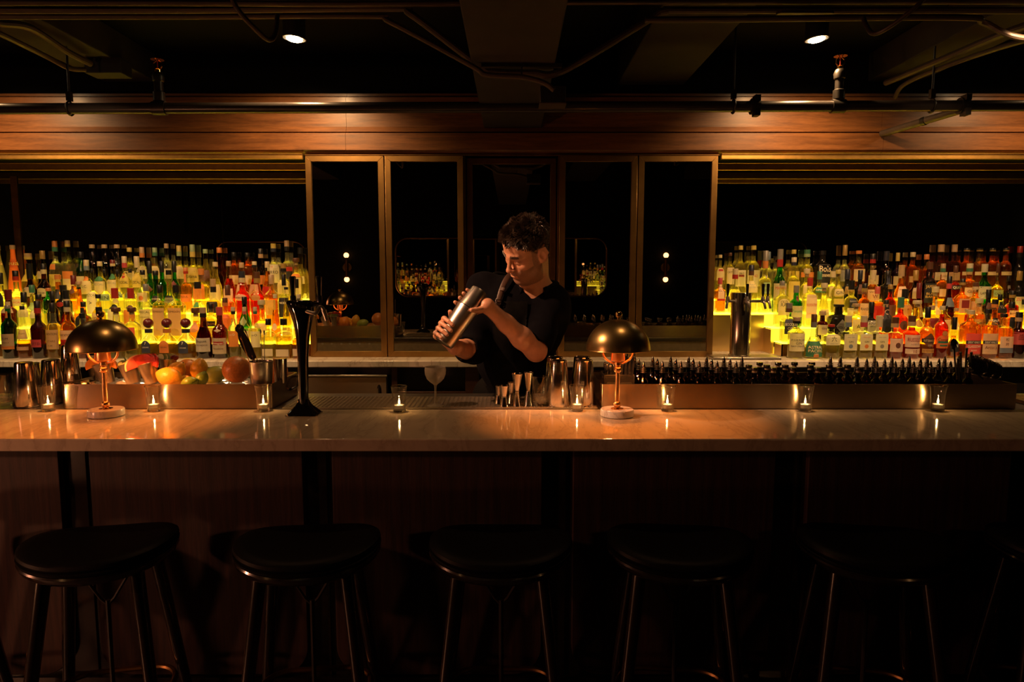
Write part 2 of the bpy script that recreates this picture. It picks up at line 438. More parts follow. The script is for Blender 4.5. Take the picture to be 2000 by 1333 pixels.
sprinkler(312, 115, 'upright brass sprinkler head on pipe above the end of the left shelves')
sprinkler(1637, 108, 'upright brass sprinkler head on pipe below the right downlight')
def hanger(u, vt, zt, lab):
    x = P(u, 210, PY).x; z = pipe_z(u)
    t = thing('pipe_hanger', lab, 'hanger', (x, PY, z), 0, 'rods holding the sprinkler pipe')
    MB().tube([(0, .0, .07), (0, 0, zt - z)], .006, 8).build('rod', 'iron', t)
    MB().torus((0, 0, 0), .0345, .005, 24, 6, R=Matrix.Rotation(PI / 2, 3, 'Y')).box((-.012, -.012, .038), (.012, .012, .085)).build('clevis', 'iron', t)
hanger(137, 105, 2.95, 'thin rod and clevis holding the black pipe at its left end')
hanger(1432, 75, 2.95, 'thin rod and clevis holding the black pipe left of the right downlight')
hanger(1819, 130, 2.95, 'thin rod and clevis holding the black pipe near the diagonal brace')
a, b = P(1880, 214, PY + .06), P(1722, 262, 4.25)
br = thing('pipe_brace', 'diagonal grey tube bracing the black pipe back to the fascia', 'brace')
MB().tube([a, b], .021, 14).build('tube', 'conduit', br)
MB().tube([a + (b - a) * .42, a + (b - a) * .47], .0245, 14).build('collar', 'iron', br)

# electrical conduits under the slab
def conduit(name, pts, r, lab, mat='conduit', n=10):
    o = MB().tube(bez(pts, n), r, 10).build(name, mat)
    return tag(o, lab, 'conduit', 'conduits under the ceiling')
CY = 3.0
def c3(u, v, y=3.0): return P(u, v, y)
conduit('conduit', [c3(-300, 5), c3(300, 6), c3(720, 8)] + [c3(1180, 4), c3(1900, 3), c3(2300, 3)], .012, 'topmost thin conduit crossing straight under the ceiling')
CY = 3.045
def c3(u, v, y=3.045): return P(u, v, y)
conduit('conduit', [c3(-300, 20), c3(300, 20), c3(760, 16), c3(800, 26), c3(935, 128), c3(965, 141), c3(1040, 143), c3(1100, 138), c3(1265, 40), c3(1300, 22), c3(1400, 20), c3(2300, 21)], .015, 'conduit dipping under the central beam and rising again')
def c3(u, v, y=2.955): return P(u, v, y)
conduit('conduit', [c3(-300, 33), c3(300, 33), c3(720, 32), c3(760, 42), c3(920, 128), c3(950, 146), c3(1020, 151), c3(1062, 162), c3(1082, 176)], .011, 'thin conduit curving down to the black junction box')
conduit('conduit', [c3(1260, 39, 2.95), c3(1400, 38, 2.95), c3(1860, 34, 2.95), c3(1920, 44, 3.0), c3(1975, 70, 2.95), c3(2060, 82, 2.95)], .013, 'conduit over the right downlight that bends down at its end')
conduit('conduit', [c3(445, -30, 2.6), c3(462, 15, 2.6), c3(500, 58, 2.65), c3(525, 78, 2.7), c3(538, 66, 2.75), c3(542, 30, 2.8)], .0095, 'loose cable loop hanging beside the left downlight')
conduit('conduit', [c3(1838, -40, 2.6), c3(1790, 12, 2.6), c3(1738, 52, 2.65), c3(1706, 66, 2.7), c3(1692, 50, 2.75), c3(1686, 34, 2.8)], .0085, 'loose cable loop hanging beside the right downlight')
conduit('conduit', [P(-40, 38, 3.14), P(0, 45, 3.22), P(60, 55, 3.35), P(130, 100, 3.6), P(176, 124, 3.84)], .017, 'conduit along the left concrete beam, upper of two')
conduit('conduit', [P(-40, 52, 3.14), P(0, 66, 3.22), P(90, 110, 3.5), P(135, 133, 3.75), P(166, 136, 3.84)], .013, 'conduit along the left concrete beam, lower of two')
conduit('conduit', [P(2160, 20, 2.9), P(2000, 52, 3.1), P(1850, 112, 3.6), P(1730, 162, 4.1)], .017, 'conduit along the right concrete beam, upper of two')
conduit('conduit', [P(2160, 45, 2.9), P(1980, 85, 3.2), P(1830, 136, 3.7), P(1765, 166, 4.0), P(1748, 190, 4.15)], .012, 'conduit along the right concrete beam, lower of two')
j = thing('junction_box', 'black square junction box beside the central beam', 'electrical box', P(1080, 186, 3.02))
MB().box((-.055, -.0, -.03), (.055, .09, .04)).build('box_body', 'iron', j, bevel=.003)
MB().box((-.058, -.003, -.036), (.058, .093, -.031)).build('cover_plate', 'conduit', j)
j = thing('conduit_strap', 'thin black channel bar strapping conduits under the central beam', 'strap', P(1019, 140, 2.98))
MB().box((-.17, .0, .02), (.17, .025, .035)).build('channel_bar', 'iron', j)
MB().tube([(.0, -.01, .03), (0, -.02, -.02), (0, 0, -.03)], .003, 6).build('band', 'iron', j)
j = MB().box((-.1, -.06, -.035), (.1, .06, .05)).build('pull_box', 'black_paint', loc=P(212, 136, 3.95), bevel=.004)
tag(j, 'black pull box fixed under the left concrete beam', 'electrical box')
j = tag(MB().prism(rrect(-.12, -.02, .12, .02, .018), 0, .012).build('strap_plate', 'conduit', loc=P(1572, 29, 3.0)), 'flat slotted steel plate among the conduits above the right downlight', 'plate')

# ceiling downlights
def downlight(u, v, y, lab, e, tilt):
    c = P(u, v, y)
    t = thing('downlight', lab, 'ceiling light', c, 0, 'ceiling downlights over the back bar')
    R = Matrix.Rotation(tilt, 3, 'Y')
    MB().lathe([(.058, .0), (.058, ZC - c.z - .002)], 24, cap0=False).build('housing', 'black_paint', t)
    MB().torus((0, 0, 0), .058, .004, 32, 8, R=R).lathe([(.056, .001), (.045, .012), (.032, .028)], 24, R=R, cap0=False, cap1=False).build('trim_ring', 'steel_dark', t)
    MB().ball((0, 0, -.004), (.043, .043, .013), 16, 8, R=R).build('lamp_lens', 'downlight_glow', t)
    light('downlight_beam', 'SPOT', (0, 0, -.04), e, (1., .56, .24), t, .03, (math.radians(20), tilt, 0), spot_size=math.radians(136), spot_blend=.9)
    return t
downlight(575, 75, 3.72, 'glowing downlight left of the central beam', 74, .10)
downlight(1595, 76, 3.72, 'glowing downlight right of the central beam, beside a loose cable loop', 74, -.12)
downlight(-115, 75, 3.72, 'downlight beyond the end of the left bottle shelves', 58, 0)
downlight(2130, 75, 3.72, 'downlight beyond the end of the right bottle shelves', 44, 0)
# added spotlights out of view, to light man, counter, bottles and stools
def added_spot(x, y, lab, e, aim, size, col=(1., .52, .23), z=2.72):
    t = thing('added_spotlight', lab, 'ceiling light', (x, y, z))
    d = (Vector(aim) - Vector((x, y, z))).normalized(); R = align(-d)
    MB().lathe([(.006, .10), (.006, ZC - z - .002)], 8).build('stem', 'black_paint', t)
    MB().lathe([(.045, -.05), (.045, .09), (.02, .10)], 20, R=R, cap0=False).build('housing', 'black_paint', t)
    MB().lathe([(.036, .0), (.036, .004)], 16, R=R).build('lamp_lens', 'lamp_glow', t)
    light('spot_beam', 'SPOT', d * .04, e, col, t, .03, (-d).to_track_quat('Z', 'Y').to_euler(), spot_size=math.radians(size), spot_blend=.6)
added_spot(-1.45, 2.25, 'added unseen spotlight aimed at the man', 250, (-.06, 2.83, 1.58), 34, (1., .50, .26))
added_spot(.55, 2.32, 'added unseen spotlight aimed at the marble counter', 9, (.55, 2.45, 1.07), 95)
added_spot(-1.1, 2.32, 'added unseen spotlight aimed at the counter end', 9, (-1.1, 2.45, 1.07), 95)

for sx, nm in ((-1, 'left'), (1, 'right')):
    added_spot(sx * 2.15, 2.62, 'added unseen spotlight aimed at the %s bottle shelves' % nm, 84, (sx * 2.25, 4.3, 1.25), 62, (1., .58, .28))  # added to light the bottle labels from the front
t = thing('added_lantern', 'added unseen lantern standing past the near end of the stools', 'lantern', (-3.15, .95, .0005))  # lamp added out of view for highlights on the stool legs
MB().lathe([(.10, 0), (.10, .03), (.03, .04), (.03, .40), (.09, .41), (.09, .425)], 24).build('stand', 'black_wood', t)
MB().ball((0, 0, .50), .07, 24, 14).build('glass_globe', 'lantern_glow', t)
light('lantern_light', 'POINT', (.0, 0, .64), 34, (1., .38, .18), t, .05)
added_spot(-3.75, .75, 'added unseen spotlight hanging low at the near end of the bar, aimed along the stools', 95, (-.6, 2.25, .60), 62, (1., .36, .18), 1.55)  # lamp added out of view to light the bar panels and stools
# opposite wall, seen in the mirrors: long rounded mirrors and globe sconces
def room_mirror(x0, x1, z0, z1, lab):
    t = thing('rounded_mirror', lab, 'mirror', ((x0 + x1) / 2, YF + .002, (z0 + z1) / 2))
    w, h = (x1 - x0) / 2, (z1 - z0) / 2
    MB().prism(rrect(-w, -h, w, h, .16, 10), .0, .012, 'y').build('mirror_glass', 'mirror', t)
    o = [(x, .012, z) for x, z in rrect(-w, -h, w, h, .16, 10)]
    MB().tube(o + [o[0]], .011, 8).build('brass_frame', 'brass', t)
room_mirror(-1.5, 1.22, 1.29, 2.04, 'long rounded wall mirror between the two globe sconces, seen in the cabinet mirrors')
room_mirror(-4.28, -3.0, 1.29, 2.04, 'rounded wall mirror beyond the left sconce, seen behind the bottles')
room_mirror(2.75, 4.28, 1.29, 2.04, 'rounded wall mirror beyond the right sconce, seen behind the bottles')
def sconce(x, lab):
    t = thing('wall_sconce', lab, 'wall lamp', (x, YF, 1.665), 0, 'sconces on the opposite wall')
    MB().lathe([(.058, 0), (.058, .012)], 24, R=Matrix.Rotation(-PI / 2, 3, 'X')).build('back_plate', 'brass_dark', t)
    MB().tube([(0, .045, -.13), (0, .045, .13)], .018, 12).tube([(0, .01, 0), (0, .045, 0)], .012, 8).build('rod', 'brass_dark', t)
    for z in (-1, 1): MB().ball((0, .045, z * .155), .034, 16, 10).build('globe_bulb', 'sconce_glow', t)
sconce(-2.13, 'brass wall sconce with two globes, reflected in the leftmost cabinet mirror')
sconce(1.98, 'brass wall sconce with two globes, reflected in the rightmost cabinet mirror')
# ------------------------------------------------------------------ back bar
BZ = 1.073
KX = 1.27
w = [(YB - .8, BZ - .04)]
o = MB().box((-4.28, 4.1, BZ - .042), (4.28, 4.88, BZ)).build('back_counter', 'marble_back_lit', bevel=.006, seg=3)
tag(o, 'white marble back counter carrying the mirrors and bottle shelves', 'counter')
o = MB().box((-4.28, 4.2, 0), (4.28, 4.86, BZ - .0425)).build('back_cabinet', 'black_paint', smooth=0)
tag(o, 'black base cabinet carcass under the marble back counter', 'cabinet')
def fridge(x0, x1, lab):
    t = thing('bar_fridge', lab, 'fridge', ((x0 + x1) / 2, 4.135, .0005)); w = (x1 - x0) / 2; h = P(700, 735, 4.12).z
    MB().box((-w, .0, 0), (w, .06, h)).build('body', 'steel_dark', t, bevel=.003)
    MB().box((-w + .004, -.022, .02), (w - .004, -.001, h - .004)).build('door', 'steel', t, bevel=.004)
    MB().box((-w, -.030, h - .0035), (w, .0, h + .008)).build('top_trim', 'steel_plain', t, bevel=.002)
    hd = thing_part('handle', t)
    MB().tube([(w - .05, -.025, h - .06), (w - .05, -.05, h - .07), (w - .05, -.05, h - .30), (w - .05, -.025, h - .31)], .009, 8).build('handle_bar', 'chrome_worn', hd)
def thing_part(name, parent):
    o = bpy.data.objects.new(name, None); COL.objects.link(o); o.parent = parent; return o
fridge(-1.6, -.76, 'stainless bar fridge under the back counter, nearest the man')
fridge(-2.5, -1.62, 'stainless bar fridge under the back counter behind the garnish tray')
fridge(1.65, 2.6, 'stainless bar fridge under the back counter behind the strainers')
t = thing('open_cupboard', 'open dark wood cupboard under the back counter beside the man', 'cupboard', (0, 4.2, 0))
for nm, a, b in (('side_panel', (-.735, -.08, .1), (-.70, 0, BZ - .045)), ('side_panel', (-.285, -.08, .1), (-.20, 0, BZ - .045)), ('shelf_board', (-.70, -.08, .1), (-.285, -.0, P(840, 764, 4.15).z)), ('door', (-.19, -.08, .1), (.7, 0, BZ - .06))):
    MB().box(a, b).build(nm, 'cabinet_wood', t, bevel=.002)

# mirrored brass cabinet, five doors
CB, CT, CF = BZ + .001, P(1000, 304, 4.28).z, 4.28
def door(x0, x1, y, mat, lab, fw=.036):
    t = thing('mirror_door', lab, 'mirror door', ((x0 + x1) / 2, y, CB)); w = (x1 - x0) / 2; h = CT - CB
    m = MB()
    q = [(-w, 0), (w, 0), (w, h), (-w, h)]; p = [(-w + fw, fw), (w - fw, fw), (w - fw, h - fw), (-w + fw, h - fw)]
    for i in range(4):
        k = (i + 1) % 4
        e = .0004
        m.rings([[(a[0], yy, a[1]) for a in (q[i], q[k], p[k], p[i])] for yy in (0, .03)])
    m.build('frame', mat, t, bevel=.0015, seg=1)
    MB().box((-w + fw - .004, .012, fw - .004), (w - fw + .004, .018, h - fw + .004)).build('mirror_glass', 'mirror', t, smooth=0)
door(-KX, -.789, CF, 'brass', 'tall brass framed mirror door nearest the left bottle shelves')
door(-.782, -.301, CF, 'brass', 'tall brass framed mirror door left of the man, second in the row')
door(-.285, .277, CF + .10, 'brass_dark', 'recessed wide mirror door behind the man')
door(.293, .772, CF, 'brass', 'tall brass framed mirror door right of the man, behind the dome lamp')
door(.779, KX - .005, CF, 'brass', 'tall brass framed mirror door nearest the steel beer tower')
t = thing('mirror_cabinet', 'dark brass carcass holding the five mirror doors', 'cabinet', (0, CF, CB))
MB().box((-KX, .031, 0), (-.29, .55, CT - CB)).box((.285, .031, 0), (KX, .55, CT - CB)).build('carcass', 'brass_dark', t, smooth=0)
MB().box((-.289, .135, 0), (.284, .55, CT - CB)).build('recess_back', 'black_paint', t, smooth=0)
MB().box((-KX, -.004, CT - CB + .0005), (KX, .03, CT - CB + .006)).build('top_rail', 'brass_dark', t, smooth=0)

# brass sliding rails over both bottle niches
for sx, nm in ((-1, 'left'), (1, 'right')):
    t = thing('sliding_rail', 'layered brass rails across the top of the %s bottle niche' % nm, 'rail', (sx * 2.78, 4.25, 0))
    for i, (v0, v1, y, mt) in enumerate(((300.5, 311, 4.262, 'brass_rail'), (318, 333, 4.627, 'brass_rail'))):
        m = MB(); z0, z1 = zv(v1, y), zv(v0, y); e = .006
        m.box((-1.5, y - 4.25, z0), (1.5, y - 4.25 + .02, z1)).box((-1.5, y - 4.25 - .006, z0), (1.5, y - 4.25, z0 + .007)).box((-1.5, y - 4.25 - .006, z1 - .006), (1.5, y - 4.25, z1))
        if i == 0: m = MB().box((-1.5, y - 4.25, z0), (1.5, y - 4.25 + .02, z1)).box((-1.5, y - 4.25 - .006, z0), (1.5, y - 4.25, z0 + .006)).box((-1.5, y - 4.25 - .006, z1 - .005), (1.5, y - 4.25, z1))
        m.build('rail_bar', mt, t, smooth=0, bevel=.0015, seg=1)
    MB().box((-1.5, .034, zv(318, 4.627) + .003), (1.5, .585, zv(318, 4.627) + .022)).build('niche_head', 'black_wall', t, smooth=0)
MIRY = 4.846
for sx, nm in ((-1, 'left'), (1, 'right')):
    o = MB().box((-1.5, 0, BZ + .30), (1.5, .01, 2.3)).build('niche_mirror', 'mirror', loc=(sx * 2.775, MIRY, 0), smooth=0)
    tag(o, 'dark mirror behind the bottles of the %s niche' % nm, 'mirror')
o = MB().box((-.022, 0, BZ + .3), (.022, .006, 2.27)).build('mirror_joint', 'cabinet_wood', loc=(P(28, 400, 4.83).x, 4.837, 0), smooth=0)
tag(o, 'brown upright strip over the mirror at far end of the left niche', 'strip')

# stepped shelves lit from within
TY = [4.24, 4.38, 4.52, 4.66, 4.80]; TZ = [BZ + .086 * i for i in range(5)]
def shelves(xa, name, starts, sx):
    t = thing('bottle_shelf', name, 'shelf', (0, 0, 0))
    for i in range(1, 5):
        xe = 1014 / K(650, TY[i]); x0, x1 = (starts[i], xe) if sx > 0 else (-xe, -starts[i])
        y0 = TY[i] - .07; y1 = MIRY - .002 if i == 4 else TY[i] + .07 
        MB().box((x0, y0, TZ[i] - .006), (x1, y1, TZ[i])).build('tread', 'shelf_glow', t, smooth=0)
        yb = y0 + .004
        n = 'brass_dark' if i == 1 else 'riser_glow'
        z0 = TZ[i - 1] if (i == 1 or sx < 0) else TZ[i - 1]
        MB().box((x0, yb, z0 + .0005), (x1, yb + .008, TZ[i] - .0065)).build('riser', n, t, smooth=0)
    if sx > 0:
        x0 = starts[3]
        MB().box((x0, TY[3] - .07, BZ + .0005), (starts[2], TY[3] - .06, TZ[3] - .0125)).build('end_panel', 'steel_gold_lit', t, smooth=0)
        MB().box((starts[2], TY[2] - .066, BZ + .0005), (starts[1], TY[2] - .056, TZ[2] - .0125)).build('end_panel', 'steel_gold_lit', t, smooth=0)
        MB().box((starts[1], TY[1] - .066, BZ + .0005), (starts[1] + .006, TY[1] + .06, TZ[1] - .0125)).build('end_panel', 'steel_gold_lit', t, smooth=0)
        MB().box((starts[2], TY[2] - .056, BZ + .0005), (starts[2] + .006, TY[3] - .07, TZ[2] - .0125)).build('end_panel', 'steel_gold_lit', t, smooth=0)
    return t
shelves(0, 'stepped glowing yellow bottle shelves left of the mirrors', [0, 1.276, 1.276, 1.276, 1.276], -1)
RS = [0, P(1527, 690, 4.31).x, P(1507, 640, 4.45).x, 1.276, 1.276]
shelves(0, 'stepped glowing yellow bottle shelves right of the mirrors', RS, 1)
# ------------------------------------------------------------------ the bar
TOP = 1.07
o = MB().box((-4.1, 2.17, TOP - .042), (4.1, 2.65, TOP)).build('bar_counter', 'marble', bevel=.005, seg=3)
tag(o, 'long white marble bar counter carrying lamps and candles', 'counter')
led = thing('service_ledge', 'stainless service ledge behind the marble counter, carrying trays and mat', 'ledge', (0, 2.651, 0))
MB().box((-4.1, 0, TOP - .03), (4.1, .360, TOP - .001)).build('ledge_top', 'steel_dark', led, bevel=.002)
MB().box((-4.1, .335, .30), (4.1, .352, TOP - .031)).build('back_panel', 'steel_dull', led, smooth=0)
MB().box((-1.8, .353, .62), (-.45, .46, .70)).build('speed_rail', 'steel_plain', led, bevel=.004)
MB().box((.5, .353, .62), (1.9, .46, .70)).build('speed_rail', 'steel_plain', led, bevel=.004)
bf = thing('bar_panelling', 'dark oak bar front of tall raised panels with rounded lower corners', 'bar front', (0, 2.42, 0))
MB().box((-4.1, .012, 0), (4.1, .10, TOP - .043)).build('backing', 'black_wood', bf, smooth=0)
MB().box((-4.1, -.01, 0), (4.1, .011, .10)).build('kickboard', 'black_wood', bf, smooth=0)
PX = [(-3.27, -2.51), (-2.40, -1.635), (-1.525, -.755), (-.65, .109), (.221, .951), (1.07, 1.80), (1.92, 2.68), (2.79, 3.54)]
for x0, x1 in PX:
    r = .11
    out = [(x1, TOP - .045), (x0, TOP - .045)] + arc((x0 + r, .115 + r), r, PI, 1.5 * PI, 10) + arc((x1 - r, .115 + r), r, 1.5 * PI, 2 * PI, 10)
    c = (x0 + x1) / 2
    MB().prism([(x - c, z) for x, z in out], -.016, .0115, 'y').build('raised_panel', 'oak_dark', bf, loc=(c, 0, 0), bevel=.003, seg=2)
    for s in (x0 - .03,):
        MB().box((s - .004, .004, .101), (s + .004, .0118, TOP - .045)).build('bead_strip', 'black_wood', bf, smooth=0)

# bar stools
def stool(loc, rz, lab, proto=[None]):
    if proto[0]: return dup(proto[0], loc, rz, lab)
    t = thing('bar_stool', lab, 'bar stool', loc, rz, 'black bar stools along the bar')
    proto[0] = t
    a, b, n = .228, .172, 48
    def outl(k, z, dz=0.):
        r = []
        for j in range(n):
            q = 2 * PI * j / n; c, s_ = math.cos(q), math.sin(q); e = 2.6
            g = (abs(c) ** e + abs(s_) ** e) ** (-1 / e)
            x, y = a * k * g * c, b * k * g * s_
            y += .020 * (x / a) ** 2 * (1 if y < 0 else -.6)
            r.append((x, y, z + .020 * (x / a) ** 2 - .006 * (y / b) ** 2))
        return r
    MB().rings([outl(.80, -.066), outl(.90, -.058), outl(.965, -.046), outl(.985, -.034), outl(.97, -.028)], True, True, True).build('seat_shell', 'black_wood', t, loc=(0, 0, .755))
    MB().rings([outl(.955, -.028), outl(.985, -.024), outl(.99, -.018), outl(.968, -.015)], True, True, True).build('piping', 'leather', t, loc=(0, 0, .755))
    MB().rings([outl(.955, -.0155), outl(.985, -.006), outl(.975, .004), outl(.93, .0115), outl(.82, .015), outl(.6, .014), outl(.3, .012), outl(.05, .0115)], True, True, True).build('seat_pad', 'leather', t, loc=(0, 0, .755))
    ft = []
    for sx in (-1, 1):
        for sy in (-1, 1):
            p0 = Vector((sx * .128, sy * .085, .700)); p1 = Vector((sx * .205, sy * .185, .0))
            MB().tube([p1, p1.lerp(p0, .3), p0], [.0155, .018, .0215], 14).build('leg', 'black_wood', t)
            ft.append(p1.lerp(p0, .36))
    m = MB()
    y = .03
    hub = Vector((0, y, .545))
    m.tube([(-.10, y, .70), (-.02, y, .565), hub], .0048, 8).tube([(.10, y, .70), (.02, y, .565), hub], .0048, 8).tube([(0, y, .56), (0, y, .262)], .0075, 8)
    m.build('brace_rod', 'pipe_black', t)
    ring = [(ft[0].x, ft[0].y), (ft[2].x, ft[2].y), (ft[3].x, ft[3].y), (ft[1].x, ft[1].y)]
    q = rrect(ft[0].x, ft[0].y, ft[3].x, ft[3].y, .09, 6)
    pts = [(x, yy, .252) for x, yy in q]
    MB().tube(pts + [pts[0]], .0095, 8).tube([(ft[0].x, y, .252), (ft[3].x, y, .252)], .008, 8).build('footrest_ring', 'brass_dark', t)
    return t
SY = 2.07
for u, rz, lab in ((198, .20, 'black leather bar stool twisted clockwise, furthest toward the tin shakers end'), (603, .10, 'black leather bar stool below the black beer tap'),
                   (978, -.01, 'black leather bar stool below the man and coupe glass'), (1325, -.10, 'black leather bar stool just beyond the orange-lit lamp with its candle'),
                   (1704, -.17, 'black leather bar stool lost in shadow, under the two furthest candles'), (2086, -.2, 'black leather bar stool cut off by the picture edge, in deepest shadow')):
    stool((P(u, 1090, SY).x, SY, 0), rz, lab)
o = stool((P(-190, 1090, SY).x, SY, 0), .25, 'black leather bar stool outside the frame, only one leg showing')

# dome lamps
def lamp(u, lab):
    y = 2.525
    t = thing('table_lamp', lab, 'lamp', (P(u, 812, y).x, y, TOP + .0005), 0, 'dome lamps on the bar counter')
    MB().lathe([(.058, 0), (.062, .003), (.062, .024), (.060, .027)], 40).build('marble_base', 'marble_base', t)
    MB().lathe([(.024, .0272), (.024, .029), (.008, .031)], 24).build('base_collar', 'polished_brass', t)
    MB().lathe([(.0085, .029), (.0085, .170), (.0085, .196)], 16).build('stem', 'satin_brass', t)
    for z in (.044, .176): MB().ball((0, 0, z), .0145, 20, 14).build('ball_knop', 'satin_brass', t)
    MB().lathe([(.011, .190), (.0135, .193), (.0135, .204), (.011, .2065)], 20).build('neck_collar', 'satin_brass', t)
    MB().lathe([(.010, .207), (.0245, .209), (.0265, .213), (.0265, .272), (.025, .274)], 24).build('socket_cup', 'copper', t)
    for s in (0, 1):
        q = 1 - 2 * s
        MB().tube(bez([(q * .010, 0, .200), (q * .030, 0, .205), (q * .050, 0, .222), (q * .058, 0, .245), (q * .056, 0, .268)], 6), .0040, 10).build('loop_arm', 'copper', t)
    R, h, z0 = .1185, .112, .252
    pr = [(R * math.cos(a), z0 + h * math.sin(a)) for a in [i * (PI / 2) / 16 for i in range(16)]] + [(.006, z0 + h)]
    pi_ = [((R - .002) * math.cos(a), z0 + (h - .002) * math.sin(a)) for a in [i * (PI / 2) / 16 for i in range(16)]] + [(.004, z0 + h - .002)]
    MB().lathe([pi_[-1]] + pi_[::-1][1:] + pr, 48, cap0=True, cap1=True).torus((0, 0, z0), R - .001, .0018, 48, 6).build('dome_shade', 'antique_brass', t)
    MB().lathe([(q * .985, (z - z0) * .985 + z0) for q, z in pi_], 40, cap0=False, cap1=False).build('shade_lining', 'white_enamel', t)
    MB().lathe([(.006, z0 + h), (.006, z0 + h + .006)], 12).ball((0, 0, z0 + h + .018), .0135, 18, 12).build('finial', 'polished_brass', t)
    MB().ball((0, 0, .292), .017, 16, 10).build('bulb', 'lamp_glow', t)
    light('bulb_light', 'POINT', (0, 0, .318), 24, (1., .27, .045), t, .012)
    return t
lamp(208, 'brass dome lamp with orange-lit stem beside the garnish cups')
lamp(1205, 'brass dome lamp with orange-lit stem beside the tall steel shakers')

# candles in shot glasses
def candle(u, v, lab, proto=[None]):
    y = min(YZ(v, TOP), 2.615); loc = (P(u, v, y).x, y, TOP + .0005)
    if proto[0]: return dup(proto[0], loc, random.uniform(0, 6), lab)
    t = thing('candle_glass', lab, 'candle', loc, 0, 'tealights in small glasses along the counter'); proto[0] = t
    MB().lathe([(.0225, 0), (.0235, .002), (.0245, .03), (.0275, .075), (.0315, .100), (.0300, .101), (.0260, .075), (.0230, .03), (.0215, .012), (.004, .010)], 28, cap0=True, cap1=True).build('glass', 'glass', t)
    MB().lathe([(.0222, .0004), (.0232, .002), (.0222, .0095), (.004, .0095)], 24).build('thick_base', 'glass_solid', t)
    MB().torus((0, 0, .1005), .0308, .0011, 32, 8).build('rim', 'glass_solid', t)
    c = bpy.data.objects.new('tealight', None); COL.objects.link(c); c.parent = t
    MB().lathe([(.0185, .0125), (.0195, .0275), (.0188, .0275), (.0180, .0255)], 24, cap1=False).build('metal_cup', 'tin_cup', c)
    MB().lathe([(.0178, .014), (.0178, .0248), (.004, .0240)], 20).build('wax', 'wax', c)
    MB().tube([(0, 0, .0240), (.0005, 0, .031)], .0007, 6).build('wick', 'black_plastic', c)
    MB().lathe([(.0006, .030), (.0030, .0335), (.0037, .037), (.0026, .043), (.0010, .050), (.0002, .054)], 12).build('flame', 'flame', c)
    light('flame_light', 'POINT', (0, 0, .0562), .34, (1., .50, .16), t, .0008)
    return t
for u, v, lab in ((95, 799, 'lit tealight glass in front of the dark steel shakers at the counter end'), (301, 803, 'lit tealight glass in front of the garnish tray, right of the lamp base'), (515, 803, 'lit tealight glass at the tray corner below the steel tool cup'),
                  (780, 805, 'lit tealight glass beside the frosted coupe'), (1127, 801, 'lit tealight glass before the tall steel shakers'), (1303, 803, 'lit tealight glass just right of the dome lamp, before the bitters tray'),
                  (1572, 802, 'lit tealight glass before the middle of the bitters tray'), (1831, 798, 'lit tealight glass before the bitters tray, below the strainers')):
    candle(u, v, lab)

# black beer tap on the counter
bx, by = P(594, 806, 2.545).x, 2.545
t = thing('beer_tap', 'glossy black column beer tap with two chrome handles on the counter', 'beer tap', (bx, by, TOP + .0005))
kt = K(700, by)
def tz(v): return P(594, v, by).z - TOP
MB().rings([[(x, y, z) for x, y in rrect(-w_, -w_ * .8, w_, w_ * .8, w_ * .35, 4)] for z, w_ in ((0, .059), (.006, .060), (.009, .057), (.020, .046), (.036, .029), (.05, .021), (.062, .0185))]).build('flared_base', 'black_lacquer', t, smooth=60)
MB().rings([[(x, y, z) for x, y in rrect(-w_, -w_ * .8, w_, w_ * .8, .012, 4)] for z, w_ in ((.0, .0605), (.0035, .0605))]).build('base_rim', 'chrome', t)
rg = []
for v, xc, rx, ry in ((795, 594, 10, .020), (770, 594, 9.5, .019), (700, 595, 10.5, .020), (660, 596, 13, .024), (635, 597, 17, .028), (615, 596, 22, .033), (602, 594, 25, .036), (594, 592, 26, .036), (589, 591, 25, .034), (587, 591, 21, .028)):
    z = tz(v); c_ = (xc - 594) / kt; r_ = rx / kt
    rg.append([(c_ + r_ * math.cos(q), ry * math.sin(q), z) for q in [2 * PI * j / 28 for j in range(28)]])
MB().rings(rg).build('column', 'black_lacquer', t, smooth=60)
MB().tube(bez([((612 - 594) / kt, 0, tz(600)), ((622 - 594) / kt, -.005, tz(594)), ((634 - 594) / kt, -.01, tz(594))], 6), .0115, 12).build('side_arm', 'black_lacquer', t)
MB().tube(bez([((588 - 594) / kt + .028, -.02, tz(606)), ((626 - 594) / kt, -.03, tz(612)), ((634 - 594) / kt, -.02, tz(600)), ((641 - 594) / kt, -.02, tz(606)), ((646 - 594) / kt, -.022, tz(624))], 8), .0075, 10).tube([((641 - 594) / kt, -.02, tz(606)), ((647 - 594) / kt, -.022, tz(626))], [.011, .008], 12).build('spout', 'steel_plain', t)
for xc in (581, 632):
    c_ = (xc - 594) / kt
    MB().lathe([(.011, tz(592)), (.011, tz(580)), (.008, tz(577))], 14, c=(c_, -.008, 0)).build('handle_ferrule', 'black_plastic', t)
    MB().lathe([(.0085, tz(578)), (.0095, tz(565)), (.012, tz(545)), (.0125, tz(542)), (.010, tz(540))], 16, c=(c_, -.008, 0)).build('tap_handle', 'chrome', t)

